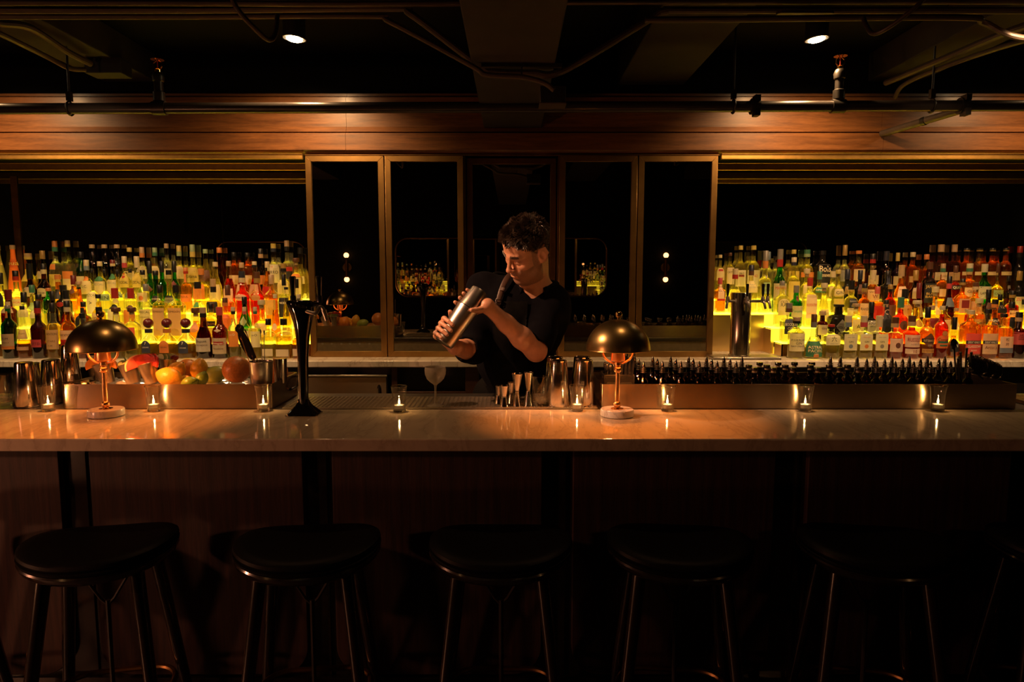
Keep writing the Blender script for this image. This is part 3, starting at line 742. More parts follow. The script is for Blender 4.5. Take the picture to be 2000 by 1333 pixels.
# drip mat on the ledge
m = MB(); x0, x1, y0, y1 = -.905, .335, 2.656, 2.895
m.box((x0, y0, TOP - .0005), (x1, y1, TOP + .0004))
nx, ny = 70, 12
for i in range(nx + 1):
    x = x0 + (x1 - x0) * i / nx
    m.box((x - .0026, y0, TOP + .002), (x + .0026, y1, TOP + .0056))
for j in range(ny + 1):
    y = y0 + (y1 - y0) * j / ny
    m.box((x0, y - .0026, TOP + .002), (x1, y + .0026, TOP + .0056))
o = m.build('bar_mat', plain('mat_metal', (.42, .36, .28), .34, metal=.8, var=.1), smooth=0)
tag(o, 'perforated drip mat on the ledge behind the coupe', 'mat')
o = MB()
for i in range(9): o.box((-.08 + i * .018, -.12, 0), (-.068 + i * .018, .10, .016))
o.box((-.08, -.1, .001), (.08, -.085, .012)).box((-.08, .07, .001), (.08, .085, .012))
tag(o.build('duckboard', 'mahogany', loc=(P(1995, 790, 2.8).x + .05, 2.79, TOP), bevel=.002), 'small slatted wooden board past the end of the bitters tray', 'board')

# steel trays
def tray(name, x0, x1, y0, y1, z1, lab, rad=.018):
    t = thing(name, lab, 'tray', ((x0 + x1) / 2, y0, TOP + .0002)); w = (x1 - x0) / 2; d = y1 - y0; h = z1 - TOP; th = .004
    out, inn = rrect(-w, 0, w, d, rad), rrect(-w + th, th, w - th, d - th, rad - th)
    n = len(out); m = MB(); R_ = [[(x, y, 0) for x, y in out], [(x, y, h) for x, y in out], [(x, y, h) for x, y in inn], [(x, y, th) for x, y in inn]]
    m.rings(R_).build('tray_body', 'steel', t, smooth=40)
    return t, w, d, h
tl, w, d, h = tray('garnish_tray', P(119, 775, 2.66).x, P(531, 775, 2.66).x, 2.66, 2.995, 1.168, 'brushed steel tray holding garnish cups and citrus fruit')
MB().tube(bez([(w + .001, d - .03, h - .012), (w + .02, d - .05, h - .018), (w + .022, d - .09, h - .05), (w + .001, d - .11, h - .06)], 6), .006, 8).build('side_handle', 'chrome_worn', tl)
ic = MB(); rnd = random.Random(3)
TLX = tl.location.x
nx, ny = 70, 26
gr = []
for i in range(ny):
    gr.append([(-w + .014 + (2 * w - .028) * j / (nx - 1), .014 + (d - .028) * i / (ny - 1), .070 + rnd.uniform(-.006, .006)) for j in range(nx)])
top = [p for r in gr for p in r]; fs = [(i * nx + j, i * nx + j + 1, (i + 1) * nx + j + 1, (i + 1) * nx + j) for i in range(ny - 1) for j in range(nx - 1)]
ic.add(top, fs); ic.box((-w + .014, .014, .006), (w - .014, d - .014, .06))
o = ic.build('crushed_ice', 'ice', loc=(TLX, 2.66, TOP + .0004), smooth=0)
tag(o, 'bed of crushed ice filling the garnish tray under the fruit', 'ice', kind='stuff')
tr, w2, d2, h2 = tray('bitters_tray', P(1175, 775, 2.66).x, P(1986, 775, 2.66).x, 2.66, 2.985, 1.168, 'long brushed steel tray holding rows of bitters bottles', .006)

for k, u in enumerate((628, 646, 665, 682, 701, 720)):
    o = MB().box((-.008, 0, -.007), (.008, .0008, .007)).build('paper_tag', 'paper_white', loc=((u - 1000) / 1333 * 5.58, 3.0035, 1.022), smooth=0)
    tag(o, 'small white paper tag mirrored in the endmost door, %s from the bottle shelves' % ORD[k + 1], 'tag', 'paper tags on the back of the ledge')
# fruit in the garnish tray
def fruit(name, cat, u, v, rpx, y, mat, lab, shape='round', ang=0.):
    c = P(u, v, y); r = rpx / K(v, y)
    R = Matrix.Rotation(ang, 3, 'Y')
    m = MB()
    if shape == 'round': pr = [(math.sin(a) * r * (1 + .015 * math.sin(3 * a)), -math.cos(a) * r * .96) for a in [PI * i / 16 for i in range(17)]]
    elif shape == 'lemon': pr = [(max(0, math.sin(a)) ** .9 * r * .86 + .0, -math.cos(a) * r * (1.02 + .20 * abs(math.cos(a)) ** 9)) for a in [PI * i / 18 for i in range(19)]]
    else: pr = [(math.sin(a) * r * .72 * (1 + .12 * math.cos(a)), -math.cos(a) * r) for a in [PI * i / 18 for i in range(19)]]
    pr[0] = (.0004, pr[0][1]); pr[-1] = (.0004, pr[-1][1])
    m.lathe(pr, 28, R=R)
    t = thing(name, lab, cat, c)
    m.build('peel', mat, t, smooth=80)
    d = R @ Vector((0, 0, 1)); e = pr[-1][1]
    MB().lathe([(.0034, 0), (.0028, .0016), (.0006, .0018)], 8, c=tuple(d * (e - .0008)), R=align(d)).build('stem_scar', 'cucumber_skin', t)
    return t
fruit('lemon', 'lemon', 331, 737, 22, 2.765, 'lemon_peel', 'lemon lying lowest at the tray rim beside the tilted grapefruit cup', 'lemon', 1.9)
fruit('lemon', 'lemon', 343, 727, 20, 2.845, 'lemon_peel', 'lemon with pointed tip up, behind the lowest lemon', 'lemon', .7)
fruit('orange', 'orange', 367, 722, 21, 2.915, 'orange_peel', 'orange at the back of the citrus pile', 'round', .4)
fruit('lemon', 'lemon', 389, 722, 19, 2.845, 'lemon_peel', 'lemon on top of the pile between orange and mango', 'lemon', .2)
fruit('lemon', 'lemon', 364, 744, 12, 2.80, 'lemon_peel', 'small half hidden lemon behind the two limes', 'lemon', -1.2)
fruit('lime', 'lime', 370, 748, 14, 2.725, 'lime_peel', 'lime low at the tray rim, nearer the lemons', 'lemon', 1.3)
fruit('lime', 'lime', 394, 741, 14, 2.765, 'lime_peel', 'lime in the tray just before the green mango', 'lemon', .5)
fruit('mango', 'mango', 421, 732, 23, 2.86, 'mango_peel', 'yellow green mango beside the big grapefruit', 'mango', 1.25)
fruit('grapefruit', 'grapefruit', 462, 722, 27, 2.79, 'grapefruit_peel', 'large orange grapefruit left of the steel tool cup', 'round', .3)
fruit('grapefruit', 'grapefruit', 538, 727, 24, 2.87, 'grapefruit_peel', 'grapefruit half hidden behind the steel tool cup', 'round', -.3)

# garnish cups leaning in the ice
def vessel(name, cat, lab, c, prof, mat, R=None, seg=28, wall=.0015, inner=True):
    t = thing(name, lab, cat, c)
    inn = [(max(r - wall, .001), z + (wall if i == 0 else 0)) for i, (r, z) in enumerate(prof)]
    MB().lathe(prof + inn[::-1], seg, R=R, cap0=True, cap1=True).build('cup_wall', mat, t, smooth=40)
    MB().torus(tuple((R or Matrix.Identity(3)) @ Vector((0, 0, prof[-1][1]))), prof[-1][0] - wall / 2, wall * .9, seg, 6, R=R).build('rim', mat, t)
    return t
tilt = Matrix.Rotation(-.27, 3, 'Y')
CUPS = []
for u, vb, y, lab, Rm, hh in ((212, 750, 2.80, 'steel garnish cup of orange wedges tucked behind the lamp stem', tilt, .085), (262, 750, 2.80, 'tilted steel garnish cup of mint and lime, middle of three', tilt, .085), (299, 750, 2.80, 'tilted steel garnish cup holding a fan of red grapefruit', tilt, .085), (329, 742, 2.90, 'upright steel garnish cup of cucumber slices behind the lemons', Matrix.Identity(3), .09)):
    c = P(u, vb, y); c.z = 1.150
    vessel('garnish_cup', 'cup', lab, c, [(.027, 0), (.032, hh * .5), (.0375, hh)], 'steel_plain', Rm)
    CUPS.append((c, Rm @ Vector((0, 0, hh)), Rm))
def wedge(name, cat, c, r, th, Rm, flesh, peel, lab, group):
    "half-moon slice: flesh, pith and peel"
    t = thing(name, lab, cat, c, 0, group)
    hm = lambda q: [(0, 0)] + arc((0, 0), q, 0, PI, 14)
    for nm, q, mt, e in (('flesh', r * .88, flesh, 1.), ('rind', r, peel, .93)):
        m = MB(); o_ = hm(q) if nm == 'flesh' else arc((0, 0), r, 0, PI, 14) + arc((0, 0), r * .885, PI, 0, 14)
        m.prism(o_, -th / 2 * e, th / 2 * e, 'y')
        m.v = [tuple(Rm @ Vector(p)) for p in m.v]
        m.build(nm, mt, t, smooth=25)
c, top_, Rm = CUPS[0]
for k in range(4):
    wedge('orange_wedge', 'orange wedge', c + top_ + Vector((-.022 + k * .016, -.012 + .006 * k, -.010)), .034, .010, Matrix.Rotation(-.5 + k * .28, 3, 'Y') @ Matrix.Rotation(.5 - .2 * k, 3, 'Z'), 'orange_flesh', 'orange_peel', 'orange wedge in the cup behind the lamp stem, %s from its outer end' % ORD[k + 1], 'orange wedges in the garnish cup')
c, top_, Rm = CUPS[2]
for k in range(5):
    wedge('grapefruit_slice', 'grapefruit slice', c + top_ + Vector((-.026 + k * .0125, -.014 + .004 * k, -.012 + .003 * k)), .050 - .002 * k, .008, Matrix.Rotation(-.40 + k * .20, 3, 'Y') @ Matrix.Rotation(.55 - .3 * k, 3, 'Z'), 'grapefruit_flesh', 'pith' if k == 0 else 'grapefruit_flesh', 'red grapefruit slice fanned in its steel cup, %s from the lamp side' % ORD[k + 1], 'fanned grapefruit slices')
c, top_, Rm = CUPS[1]
rnd = random.Random(5)
for k in range(9):
    a = rnd.uniform(0, 6.28); p = c + top_ + Vector((.026 * math.cos(a) * rnd.random(), .02 * math.sin(a), rnd.uniform(-.006, .012)))
    Rl = Matrix.Rotation(rnd.uniform(0, 6), 3, 'Z') @ Matrix.Rotation(rnd.uniform(-1.1, .2), 3, 'Y'); m = MB(); l_ = rnd.uniform(.022, .034)
    L1 = [(l_ * i / 8, .011 * math.sin(PI * (i / 8) ** .8), .004 * math.sin(PI * i / 8)) for i in range(9)]
    m.rings([[(x, w_, z) for x, w_, z in L1], [(x, 0, z + .002) for x, w_, z in L1], [(x, -w_, z) for x, w_, z in L1]], False, False, False)
    m.rings([[(x, w_, z - .0008) for x, w_, z in L1], [(x, 0, z + .0012) for x, w_, z in L1], [(x, -w_, z - .0008) for x, w_, z in L1]], False, False, False)
    m.v = [tuple(Rl @ Vector(q)) for q in m.v]
    tag(m.build('mint_leaf', 'leaf', loc=p), 'small green mint leaf in the middle garnish cup', 'leaf', 'mint leaves in the garnish cup')
for k in range(3):
    wedge('lime_wedge', 'lime wedge', c + top_ + Vector((-.008 + k * .019, -.016 + .01 * k, -.006)), .022, .012, Matrix.Rotation(-.3 + .4 * k, 3, 'Y') @ Matrix.Rotation(.6 * k, 3, 'Z'), 'cucumber', 'cucumber_skin', 'pale lime wedge among the mint, %s from the lamp side' % ORD[k + 1], 'lime wedges in the garnish cup')
c, top_, Rm = CUPS[3]
for k in range(4):
    t = thing('cucumber_slice', 'cucumber slice in the upright garnish cup, %s from the grapefruit side' % ORD[k + 1], 'cucumber', c + top_ + Vector((-.026 + k * .014, -.006 + .005 * k, .002)), 0, 'cucumber slices in the garnish cup')
    Rm = Matrix.Rotation(-.7 + .35 * k, 3, 'Y') @ Matrix.Rotation(1.2, 3, 'X')
    MB().lathe([(.0185, -.0016), (.0185, .0016)], 24, R=Rm).build('flesh', 'cucumber', t)
    MB().lathe([(.0187, -.0017), (.0200, -.0012), (.0200, .0012), (.0187, .0017)], 24, R=Rm, cap0=False, cap1=False).build('skin', 'cucumber_skin', t)
t = thing('plum_half', 'dark red plum half on the upright garnish cup rim', 'plum', c + top_ + Vector((.032, .0, .004)))
MB().ball((0, 0, 0), (.017, .016, .012)).build('peel', 'plum', t)
MB().ball((.002, -.006, .004), (.012, .010, .008)).build('flesh', 'cap_m', t)

# tins, tool cup and tools
TIN = [(.0455, 0), (.0462, .002), (.0330, .172), (.0318, .177), (.029, .179)]
def tin(u, vb, y, lab, s=1., z=TOP, rz=0., group='inverted steel shaking tins', mat='chrome_worn', proto={}):
    c = P(u, vb, y); c.z = z + .0008
    t = thing('shaking_tin', lab, 'shaker tin', c, rz, group)
    MB().lathe([(r * s, q * s) for r, q in TIN] + [(.0285 * s, .1785 * s), (.0275 * s, .1775 * s)], 36).build('tin_body', mat, t, smooth=30)
    MB().torus((0, 0, .0025), .0455 * s, .0017, 36, 6).build('rolled_rim', mat, t)
    return t
tin(53, 798, 2.71, 'inverted steel shaking tin beside the cut mixing glass, tallest in front')
tin(105, 790, 2.79, 'inverted steel shaking tin behind the endmost tealight')
tin(68, 780, 2.875, 'small inverted tin half hidden behind the two front tins', .86)
tin(140, 752, 2.86, 'inverted steel shaking tin standing inside the garnish tray end', .86, 1.148)
c = P(190, 745, 2.905); c.z = 1.148
vessel('tool_tin', 'tin', 'dark steel tin behind the lamp dome holding black tools', c, [(.026, 0), (.033, .075), (.036, .11)], 'steel_dark')
for k in range(4):
    o = MB().tube([c + Vector((-.012 + .008 * k, .004, .01)), c + Vector((-.022 + .014 * k, .004, .15 + .012 * (k % 2)))], .0045, 8).ball(tuple(c + Vector((-.022 + .014 * k, .004, .152 + .012 * (k % 2)))), .0065, 10, 6).build('bar_tool', 'black_plastic')
    tag(o, 'black handled tool in the dark tin behind the lamp, %s across' % ORD[k + 1], 'tool', 'tools in the dark tin')
o = MB().lathe([(.045, 0), (.047, .004), (.044, .012)], 28).build('steel_dish', 'chrome_worn', loc=(P(160, 748, 2.75).x, 2.755, 1.152))
tag(o, 'low round steel dish on the ice before the dark tool tin', 'dish')
c = P(511, 752, 2.735); c.z = 1.150
TC = c.copy()
vessel('tool_cup', 'cup', 'polished steel cup of tongs and bar spoons by the big grapefruit', c, [(.040, 0), (.043, .03), (.047, .10)], 'steel_plain')
MB()
o = MB().lathe([(.024, 0), (.026, .06), (.028, .102)], 24).build('bar_cup', 'chrome_worn', loc=(P(547, 748, 2.80).x, 2.81, 1.150))
tag(o, 'narrow polished steel cup touching the tool cup', 'cup')
def tongs():
    t = thing('tongs', 'black handled tongs leaning out of the tool cup', 'tongs', TC)
    a, b = Vector((-.004, .004, .03)), P(470, 632, 2.73) - TC
    d = (b - a).normalized(); s = d.cross(Vector((0, 1, 0))).normalized()
    n = 14; rs = []
    for i in range(n + 1):
        q = i / n; w_ = .009 + .010 * math.sin(min(1, q * 1.2) * PI) ** .8 if q < .85 else .017 * math.sqrt(max(0., 1 - ((q - .85) / .15) ** 2)) + .001
        p = a + (b - a) * (.35 + .65 * q) + s * (.012 * math.sin(q * 2.2))
        rs.append([tuple(p + s * w_ + Vector((0, .005, 0))), tuple(p - s * w_ + Vector((0, .005, 0))), tuple(p - s * w_ - Vector((0, .005, 0))), tuple(p + s * w_ - Vector((0, .005, 0)))])
    MB().rings(rs).build('handle_grip', 'black_plastic', t, smooth=30, bevel=.002)
    m = MB()
    for sy in (-1, 1): m.tube([a + Vector((.006 * sy, .006 * sy, -.02)), a + (b - a) * .42 + Vector((0, .004 * sy, 0))], .0028, 6)
    m.build('steel_arm', 'chrome_worn', t)
    e = a + (b - a) * .955 + s * (.012 * math.sin(2.1))
    MB().torus(tuple(e + Vector((0, -.0055, 0))), .008, .0022, 16, 6, R=Matrix.Rotation(PI / 2, 3, 'X')).build('hang_ring', 'chrome_worn', t)
tongs()
def spoon(nm, lab, top_uv, base, r, mat):
    b = P(*top_uv, 2.735 + base[1] * .8)
    t = thing(nm, lab, 'bar spoon', TC, 0, 'bar spoons in the tool cup')
    p0 = Vector(base); p1 = b - TC
    MB().tube([p0, p0.lerp(p1, .5), p1], r, 8).build('twisted_rod', mat, t)
    MB().ball(tuple(p1), (.0032, .0032, .010), 10, 8, R=align(p1 - p0)).build('end_weight', mat, t)
spoon('bar_spoon', 'slim bar spoon in the tool cup, straighter of the dark pair nearest the beer tap', (509, 648), (.004, .010, .012), .0016, 'steel_dark')
spoon('bar_spoon', 'slim bar spoon in the tool cup, leaning most toward the beer tap', (516, 650), (.012, .004, .012), .0016, 'steel_dark')
spoon('bar_spoon', 'slim brass bar spoon crossing behind the tongs', (480, 648), (.006, .036, .012), .0018, 'polished_brass')
spoon('bar_spoon', 'shorter slim brass bar spoon crossing in front of the tongs', (471, 660), (-.006, -.034, .012), .0018, 'polished_brass')

# cut mixing glass, coupe, jiggers, tall shakers
def mixing_glass(u, vb, y, lab, h=.115, r=.040):
    c = P(u, vb, y); c.z = TOP + .006
    t = thing('mixing_glass', lab, 'mixing glass', c)
    MB().lathe([(r * .86, 0), (r * .93, .004), (r * .97, h * .5), (r, h), (r - .003, h + .0006), (r * .90, h * .5), (r * .84, .016), (.004, .013)], 28).build('glass_wall', 'glass', t)
    m = MB()
    for k in range(12):
        q = 2 * PI * k / 12; m.tube([(r * .95 * math.cos(q), r * .95 * math.sin(q), h * .12), (r * .975 * math.cos(q + .25), r * .975 * math.sin(q + .25), h * .5)], .0012, 4)
        m.tube([(r * .95 * math.cos(q + .5), r * .95 * math.sin(q + .5), h * .12), (r * .975 * math.cos(q + .25), r * .975 * math.sin(q + .25), h * .5)], .0012, 4)
    m.build('cut_pattern', 'glass', t)
    MB().lathe([(r * .80, .0135), (r * .84, .030), (.002, .030)], 20).build('melted_ice', 'liq_clear', t)
mixing_glass(5, 797, 2.70, 'cut glass mixing glass at the very end of the counter', .125, .046)
mixing_glass(1054, 797, 2.70, 'cut glass mixing glass between jiggers and tall shakers', .118, .032)
c = P(851, 796, 2.69); c.z = TOP + .0058
t = thing('coupe_glass', 'frosted coupe glass with slim stem standing on the drip mat', 'glass', c)
MB().lathe([(.0345, 0), (.0345, .0015), (.02, .004), (.006, .010), (.0042, .02), (.0042, .07), (.006, .084), (.010, .088)], 32).build('foot_and_stem', 'frost', t)
MB().lathe([(.0095, .0885), (.022, .097), (.034, .110), (.0412, .128), (.0425, .145), (.0405, .158), (.0395, .158), (.0415, .145), (.040, .128), (.033, .1115), (.021, .099), (.004, .0925)], 36).build('bowl', 'frost', t)
def jigger(u, vb, y, h, r0, r1, w_, lab):
    c = P(u, vb, y); c.z = TOP + .0058
    t = thing('jigger', lab, 'jigger', c, 0, 'steel jiggers on the mat')
    MB().lathe([(r0, 0), (w_, h * .44), (w_ * 1.05, h * .46), (w_, h * .48), (r1, h), (r1 - .0015, h), (w_ * .8, h * .52), (.001, h * .5)], 24).build('double_cone', 'chrome_worn', t, smooth=20)
    MB().torus((0, 0, h * .46), w_ * 1.03, .0013, 24, 6).torus((0, 0, h), r1, .0011, 24, 6).build('waist_ring', 'chrome', t)
jigger(974, 797, 2.745, .072, .017, .013, .010, 'short jigger mostly hidden, furthest from the mixing glass')
jigger(985, 798, 2.69, .082, .0195, .0195, .0105, 'short jigger in front, beside the tall ones')
jigger(999, 797, 2.755, .084, .017, .016, .010, 'short jigger peeking out behind the front tall jigger')
jigger(1010, 798, 2.69, .130, .0165, .0225, .0085, 'tall slim jigger, nearer the short jiggers')
jigger(1032, 798, 2.70, .134, .0205, .0195, .0085, 'tall slim jigger beside the mixing glass')
tin(1090, 799, 2.705, 'tall inverted shaking tin in front, beside the mixing glass', 1.05)
tin(1083, 794, 2.81, 'tall inverted shaking tin behind the tin by the mixing glass', 1.05)
tin(1140, 799, 2.715, 'tall inverted shaking tin in front, beside the bitters tray', 1.05)
tin(1136, 794, 2.82, 'tall inverted shaking tin behind the tin by the bitters tray', 1.05)

# caddies at the end of the bitters tray
cd = thing('straw_caddy', 'low black caddy with pepper picks and straws in the bitters tray end', 'caddy', (P(1205, 745, 2.80).x, 2.80, 1.0755))
MB().box((-.062, -.06, 0), (.062, .06, .004)).box((-.062, -.06, .0045), (-.058, .06, .118)).box((.058, -.06, .0045), (.062, .06, .118)).box((-.0575, -.06, .0045), (.0575, -.056, .118)).box((-.0575, .056, .0045), (.0575, .06, .118)).box((-.002, -.0555, .0045), (.002, .0555, .114)).build('box', 'black_plastic', cd, bevel=.001)
MB().prism(rrect(-.052, .02, -.006, .088, .006), -.0612, -.0602, 'y').build('front_plate', 'black_rubber', cd)
MB().prism(rrect(.006, .02, .052, .088, .006), -.0612, -.0602, 'y').build('front_plate', 'black_rubber', cd)
rnd = random.Random(11); cx, cy = cd.location.x, cd.location.y
for k in range(16):
    px_, py_ = .008 + .0145 * (k % 4), -.045 + .026 * (k // 4)
    o = MB().tube([(0, 0, 0), (.010, .002, .185 + rnd.uniform(-.012, .008))], .0030, 8).build('straw', 'black_plastic', loc=(cx + px_, cy + py_, 1.081))
    tag(o, 'black straw in the bundle behind the dome lamp socket', 'straw', 'black straws in the caddy')
for k in range(9):
    px_, py_ = -.048 + .016 * (k % 3), -.040 + .034 * (k // 3)
    m = MB().tube([(0, 0, 0), (rnd.uniform(-.004, .004), 0, .125)], .0022, 6).ball((0, 0, .138 + rnd.uniform(-.01, .004)), (.0055, .0055, .016), 10, 8)
    tag(m.build('pick', 'black_plastic', loc=(cx + px_, cy + py_, 1.081)), 'black paddle pick in the caddy beside the tall shakers', 'pick', 'black picks in the caddy')

# bitters bottles
def dasher(kind, proto={}):
    if kind in proto: return proto[kind]
    t = thing('bitters_bottle', '', 'bitters bottle', (0, 0, 0), 0, 'bitters bottles in the long tray')
    proto[kind] = t
    MB().lathe([(.019, 0), (.0205, .003), (.0205, .078), (.018, .09), (.0105, .099), (.0095, .104), (.0095, .118), (.0108, .119), (.0108, .123)], 20).build('bottle_body', 'glass_brown', t)
    MB().lathe([(.017, .003), (.0185, .005), (.0185, .074), (.002, .0745)], 16).build('liquid', 'liq_brown', t)
    if kind == 'spout':
        MB().lathe([(.0115, .1232), (.0115, .126), (.008, .1265), (.008, .131), (.0125, .1315), (.0125, .1335), (.0075, .134), (.0075, .138), (.011, .1385), (.011, .1405), (.006, .141)], 16).build('dasher_collar', 'steel_dark', t)
        MB().lathe([(.0062, .1412), (.0072, .146), (.0070, .152), (.0048, .161), (.0016, .170), (.0004, .171)], 14).build('pointed_top', 'chrome_worn', t)
    else:
        MB().lathe([(.0090, .1236), (.0090, .131)], 14).build('cork', 'cap_t', t)
        MB().lathe([(.0130, .1312), (.0138, .133), (.0138, .142), (.0125, .144)], 18).build('stopper_cap', 'black_wood', t)
    return t
DAS = {}
for row, y, us in ((0, 2.925, [1240, 1275, 1310, 1345, 1380, 1414, 1449, -1484, -1520, -1552, -1586, 1622, 1640, 1674, 1708, 1742, 1776, 1811, 1845, 1872]), (1, 2.845, [1248, 1284, 1320, 1354, 1390, 1426, -1463, -1498, -1534, -1583, -1620, -1656, 1693, 1728, 1763, 1798, 1834]),
                   (2, 2.765, [1257, 1294, 1330, 1366, 1401, 1438, -1474, -1511, -1549, -1598, -1640, -1677, 1713, 1749, 1785, 1818, 1857, 1893])):
    rn = ('back', 'middle', 'front')[row]; last = -9
    for k, u in enumerate(us):
        x = P(abs(u), 705, y).x
        x = max(x, last + .0425); last = x
        kind = 'spout' if u > 0 else 'cork'
        pr = dasher(kind)
        lab = '%s bitters bottle, %s row of the tray, %s from the dome lamp end' % ('silver pointed dasher' if u > 0 else 'black cork capped', rn, ORD[k + 1])
        o = pr if (kind, 'used') not in DAS else dup(pr)
        DAS[(kind, 'used')] = 1
        o.location = (x, y, 1.0765 + (0, .003, .006)[(k * 7 + row) % 3] * .0); o.rotation_euler = (0, 0, k); o['label'] = lab

# strainers and bar tools at the far end of the tray
sx0, sy0 = P(1905, 735, 2.86).x, 2.86
for k, (u, v, r) in enumerate(((1908, 714, .043), (1925, 719, .041), (1940, 724, .038))):
    y = 2.86 + .03 * k; c = P(u, v, y)
    t = thing('strainer', 'round dark strainer leaning on its edge, %s from the bitters bottles' % ORD[k + 1], 'strainer', c, .35, 'strainers at the end of the bitters tray')
    Rm = align((-.42, -.72, .42))
    MB().torus((0, 0, 0), r, .0032, 36, 8, R=Rm).build('rim_ring', 'chrome_worn', t)
    MB().lathe([(r * .97, -.0005), (r * .97, .0005)], 32, R=Rm).build('plate', 'steel_dark', t)
    cps = [tuple(Rm @ Vector(((r * .86 + .006 * math.cos(q * 26)) * math.cos(q), (r * .86 + .006 * math.cos(q * 26)) * math.sin(q), .006 + .005 * math.sin(q * 26)))) for q in [PI * i / 160 * 1.2 for i in range(161)]]
    MB().tube(cps, .0011, 5).build('spring_coil', 'chrome_worn', t)
    MB().tube([Rm @ Vector((-r * .5, -r * .86, 0)), Rm @ Vector((-r * .5, -r - .02, .004))], [.008, .006], 8, flat=.3).build('handle', 'steel_dark', t)
for k, (u0, v0, u1, v1) in enumerate(((1868, 742, 1862, 672), (1878, 742, 1876, 690), (1884, 742, 1888, 682), (1892, 744, 1897, 690), (1873, 744, 1871, 702))):
    y = 2.80 + .012 * k; a, b = P(u0, v0, y), P(u1, v1, y)
    t = thing('bar_tool', 'slim dark bar tool standing beside the strainers, %s from the bottles' % ORD[k + 1], 'tool', a, 0, 'slim tools beside the strainers')
    MB().tube([(0, 0, 0), (b - a) * .5, b - a], [.003, .0035, .0045], 8).build('shaft', 'steel_dark' if k else 'chrome_worn', t)
    if k == 0: MB().ball(tuple(b - a), (.014, .006, .022), 14, 10).build('bowl', 'black_plastic', t)
    else: MB().ball(tuple(b - a), .0055, 10, 8).build('end_knob', 'steel_dark', t)

# steel beer tower on the back bar
ty = 4.205; tc = P(1444, 692, ty); kt = K(640, ty)
t = thing('beer_tower', 'round steel beer tower with four black handled taps on the back counter', 'beer tower', (tc.x, ty, BZ + .0195))
def wz(v): return P(1444, v, ty).z - BZ - .0195
MB().lathe([(.066, 0), (.066, .006), (.060, .008), (.060, wz(574)), (.057, wz(572))], 40).build('column', brushed('steel_vertical', (.62, .56, .48), .22, .6, 0.), t)
for k, (u, v) in enumerate(((1413, 563), (1446, 553), (1476, 553), (1490, 560))):
    x = (u - 1444) / kt; sg = -1 if u < 1440 else 1
    y = -.085 if k in (1, 2) else -.045
    b = thing_part('faucet', t)
    z = wz(588)
    x0_ = x * .55 if abs(x) > .03 else x
    MB().tube([(x0_ * .8, y * .5, z), (x * .75, y * .8, z), (x, y, z + .004)], .0085, 10).lathe([(.012, z - .008), (.013, z), (.012, z + .012), (.008, z + .03)], 14, c=(x, y, 0)).build('shank', 'steel_plain', b)
    MB().tube(bez([(x, y, z), (x + sg * .006, y - .012, z - .012), (x + sg * .012, y - .018, z - .045)], 5), [.0085] * 5 + [.0075] * 5 + [.006], 10).build('spout', 'steel_plain', b)
    MB().lathe([(.005, z + .03), (.0075, z + .045), (.0092, z + .100), (.0075, z + .106)], 14, c=(x, y, 0)).build('tap_handle', 'black_lacquer', b)
x0, x1 = P(1392, 692, 4.13).x, P(1526, 692, 4.13).x
d = thing('drip_tray', 'flat steel drip tray under the beer tower', 'tray', ((x0 + x1) / 2, 4.125, BZ + .0003)); w = (x1 - x0) / 2
w = min(w, 10)
MB().box((-w, 0, 0), (w, .152, .016)).build('pan', 'steel_plain', d, bevel=.003)
MB().box((-w + .01, .01, .0162), (w - .01, .142, .0185)).build('grille', 'mat_metal', d, bevel=.001)
o = MB().box((-.05, -.03, 0), (.05, .03, .018)).build('card_reader', 'black_plastic', loc=(P(927, 700, 4.19).x, 4.19, BZ + .0004), bevel=.003)
tag(o, 'small flat black box on the back counter behind the man', 'box')
# ------------------------------------------------------------------ bottles
SHAPES = dict(
    std=[(0, .93), (.02, 1), (.60, 1), (.66, .95), (.71, .76), (.75, .50), (.79, .37), (1, .34)],
    wine=[(0, .95), (.02, 1), (.58, 1), (.65, .92), (.71, .66), (.77, .44), (.86, .37), (1, .36)],
    burg=[(0, .95), (.02, 1), (.42, 1), (.54, .88), (.66, .62), (.78, .42), (1, .34)],
    cone=[(0, .90), (.03, 1), (.28, .93), (.6, .62), (.8, .40), (.9, .34), (1, .34)],
    squat=[(0, .95), (.03, 1), (.62, 1), (.69, .95), (.75, .74), (.79, .44), (1, .38)],
    flask=[(0, .95), (.03, 1), (.42, 1), (.55, .97), (.66, .84), (.74, .60), (.80, .42), (1, .38)],
    pear=[(0, .85), (.05, 1), (.25, 1), (.4, .86), (.55, .56), (.68, .36), (1, .28)],
    globe=[(0, .6), (.05, .84), (.22, 1), (.40, .96), (.54, .70), (.62, .42), (1, .37)],
    thin=[(0, .95), (.02, 1), (.52, 1), (.58, .92), (.63, .64), (.68, .32), (1, .25)],
    cyl=[(0, .95), (.02, 1), (.70, 1), (.75, .92), (.79, .64), (.83, .42), (1, .38)],
    decan=[(0, .95), (.03, 1), (.42, 1), (.50, .92), (.55, .60), (.60, .34), (1, .32)])
SQ = dict(sq=('std', 5), sqs=('squat', 5), sqc=('cyl', 5.5), hexa=('cyl', 3.4), sqd=('decan', 4))
LW = dict(c='clear', l='pale', d='golden', a='amber', r='red', x='brown', K='black', G='green', T='teal', o='orange', v='olive')
LM = dict(c='liq_clear', l='liq_pale', d='liq_gold', a='liq_amber', r='liq_red', x='liq_brown', G='liq_green', T='liq_teal')
GM = {'': 'glass', 'G': 'glass_green', 'B': 'glass_brown', 'T': 'glass_teal', 'K': 'glass_black', 'o': 'orange_lacquer', 'v': 'olive_lacquer'}
SW = dict(std='round', wine='wine', burg='sloping', cone='conical', squat='squat', flask='round-bellied', pear='pear-shaped', globe='globe', thin='thin-necked', cyl='straight', decan='decanter', sq='square', sqs='square', sqc='square', hexa='faceted', sqd='square')
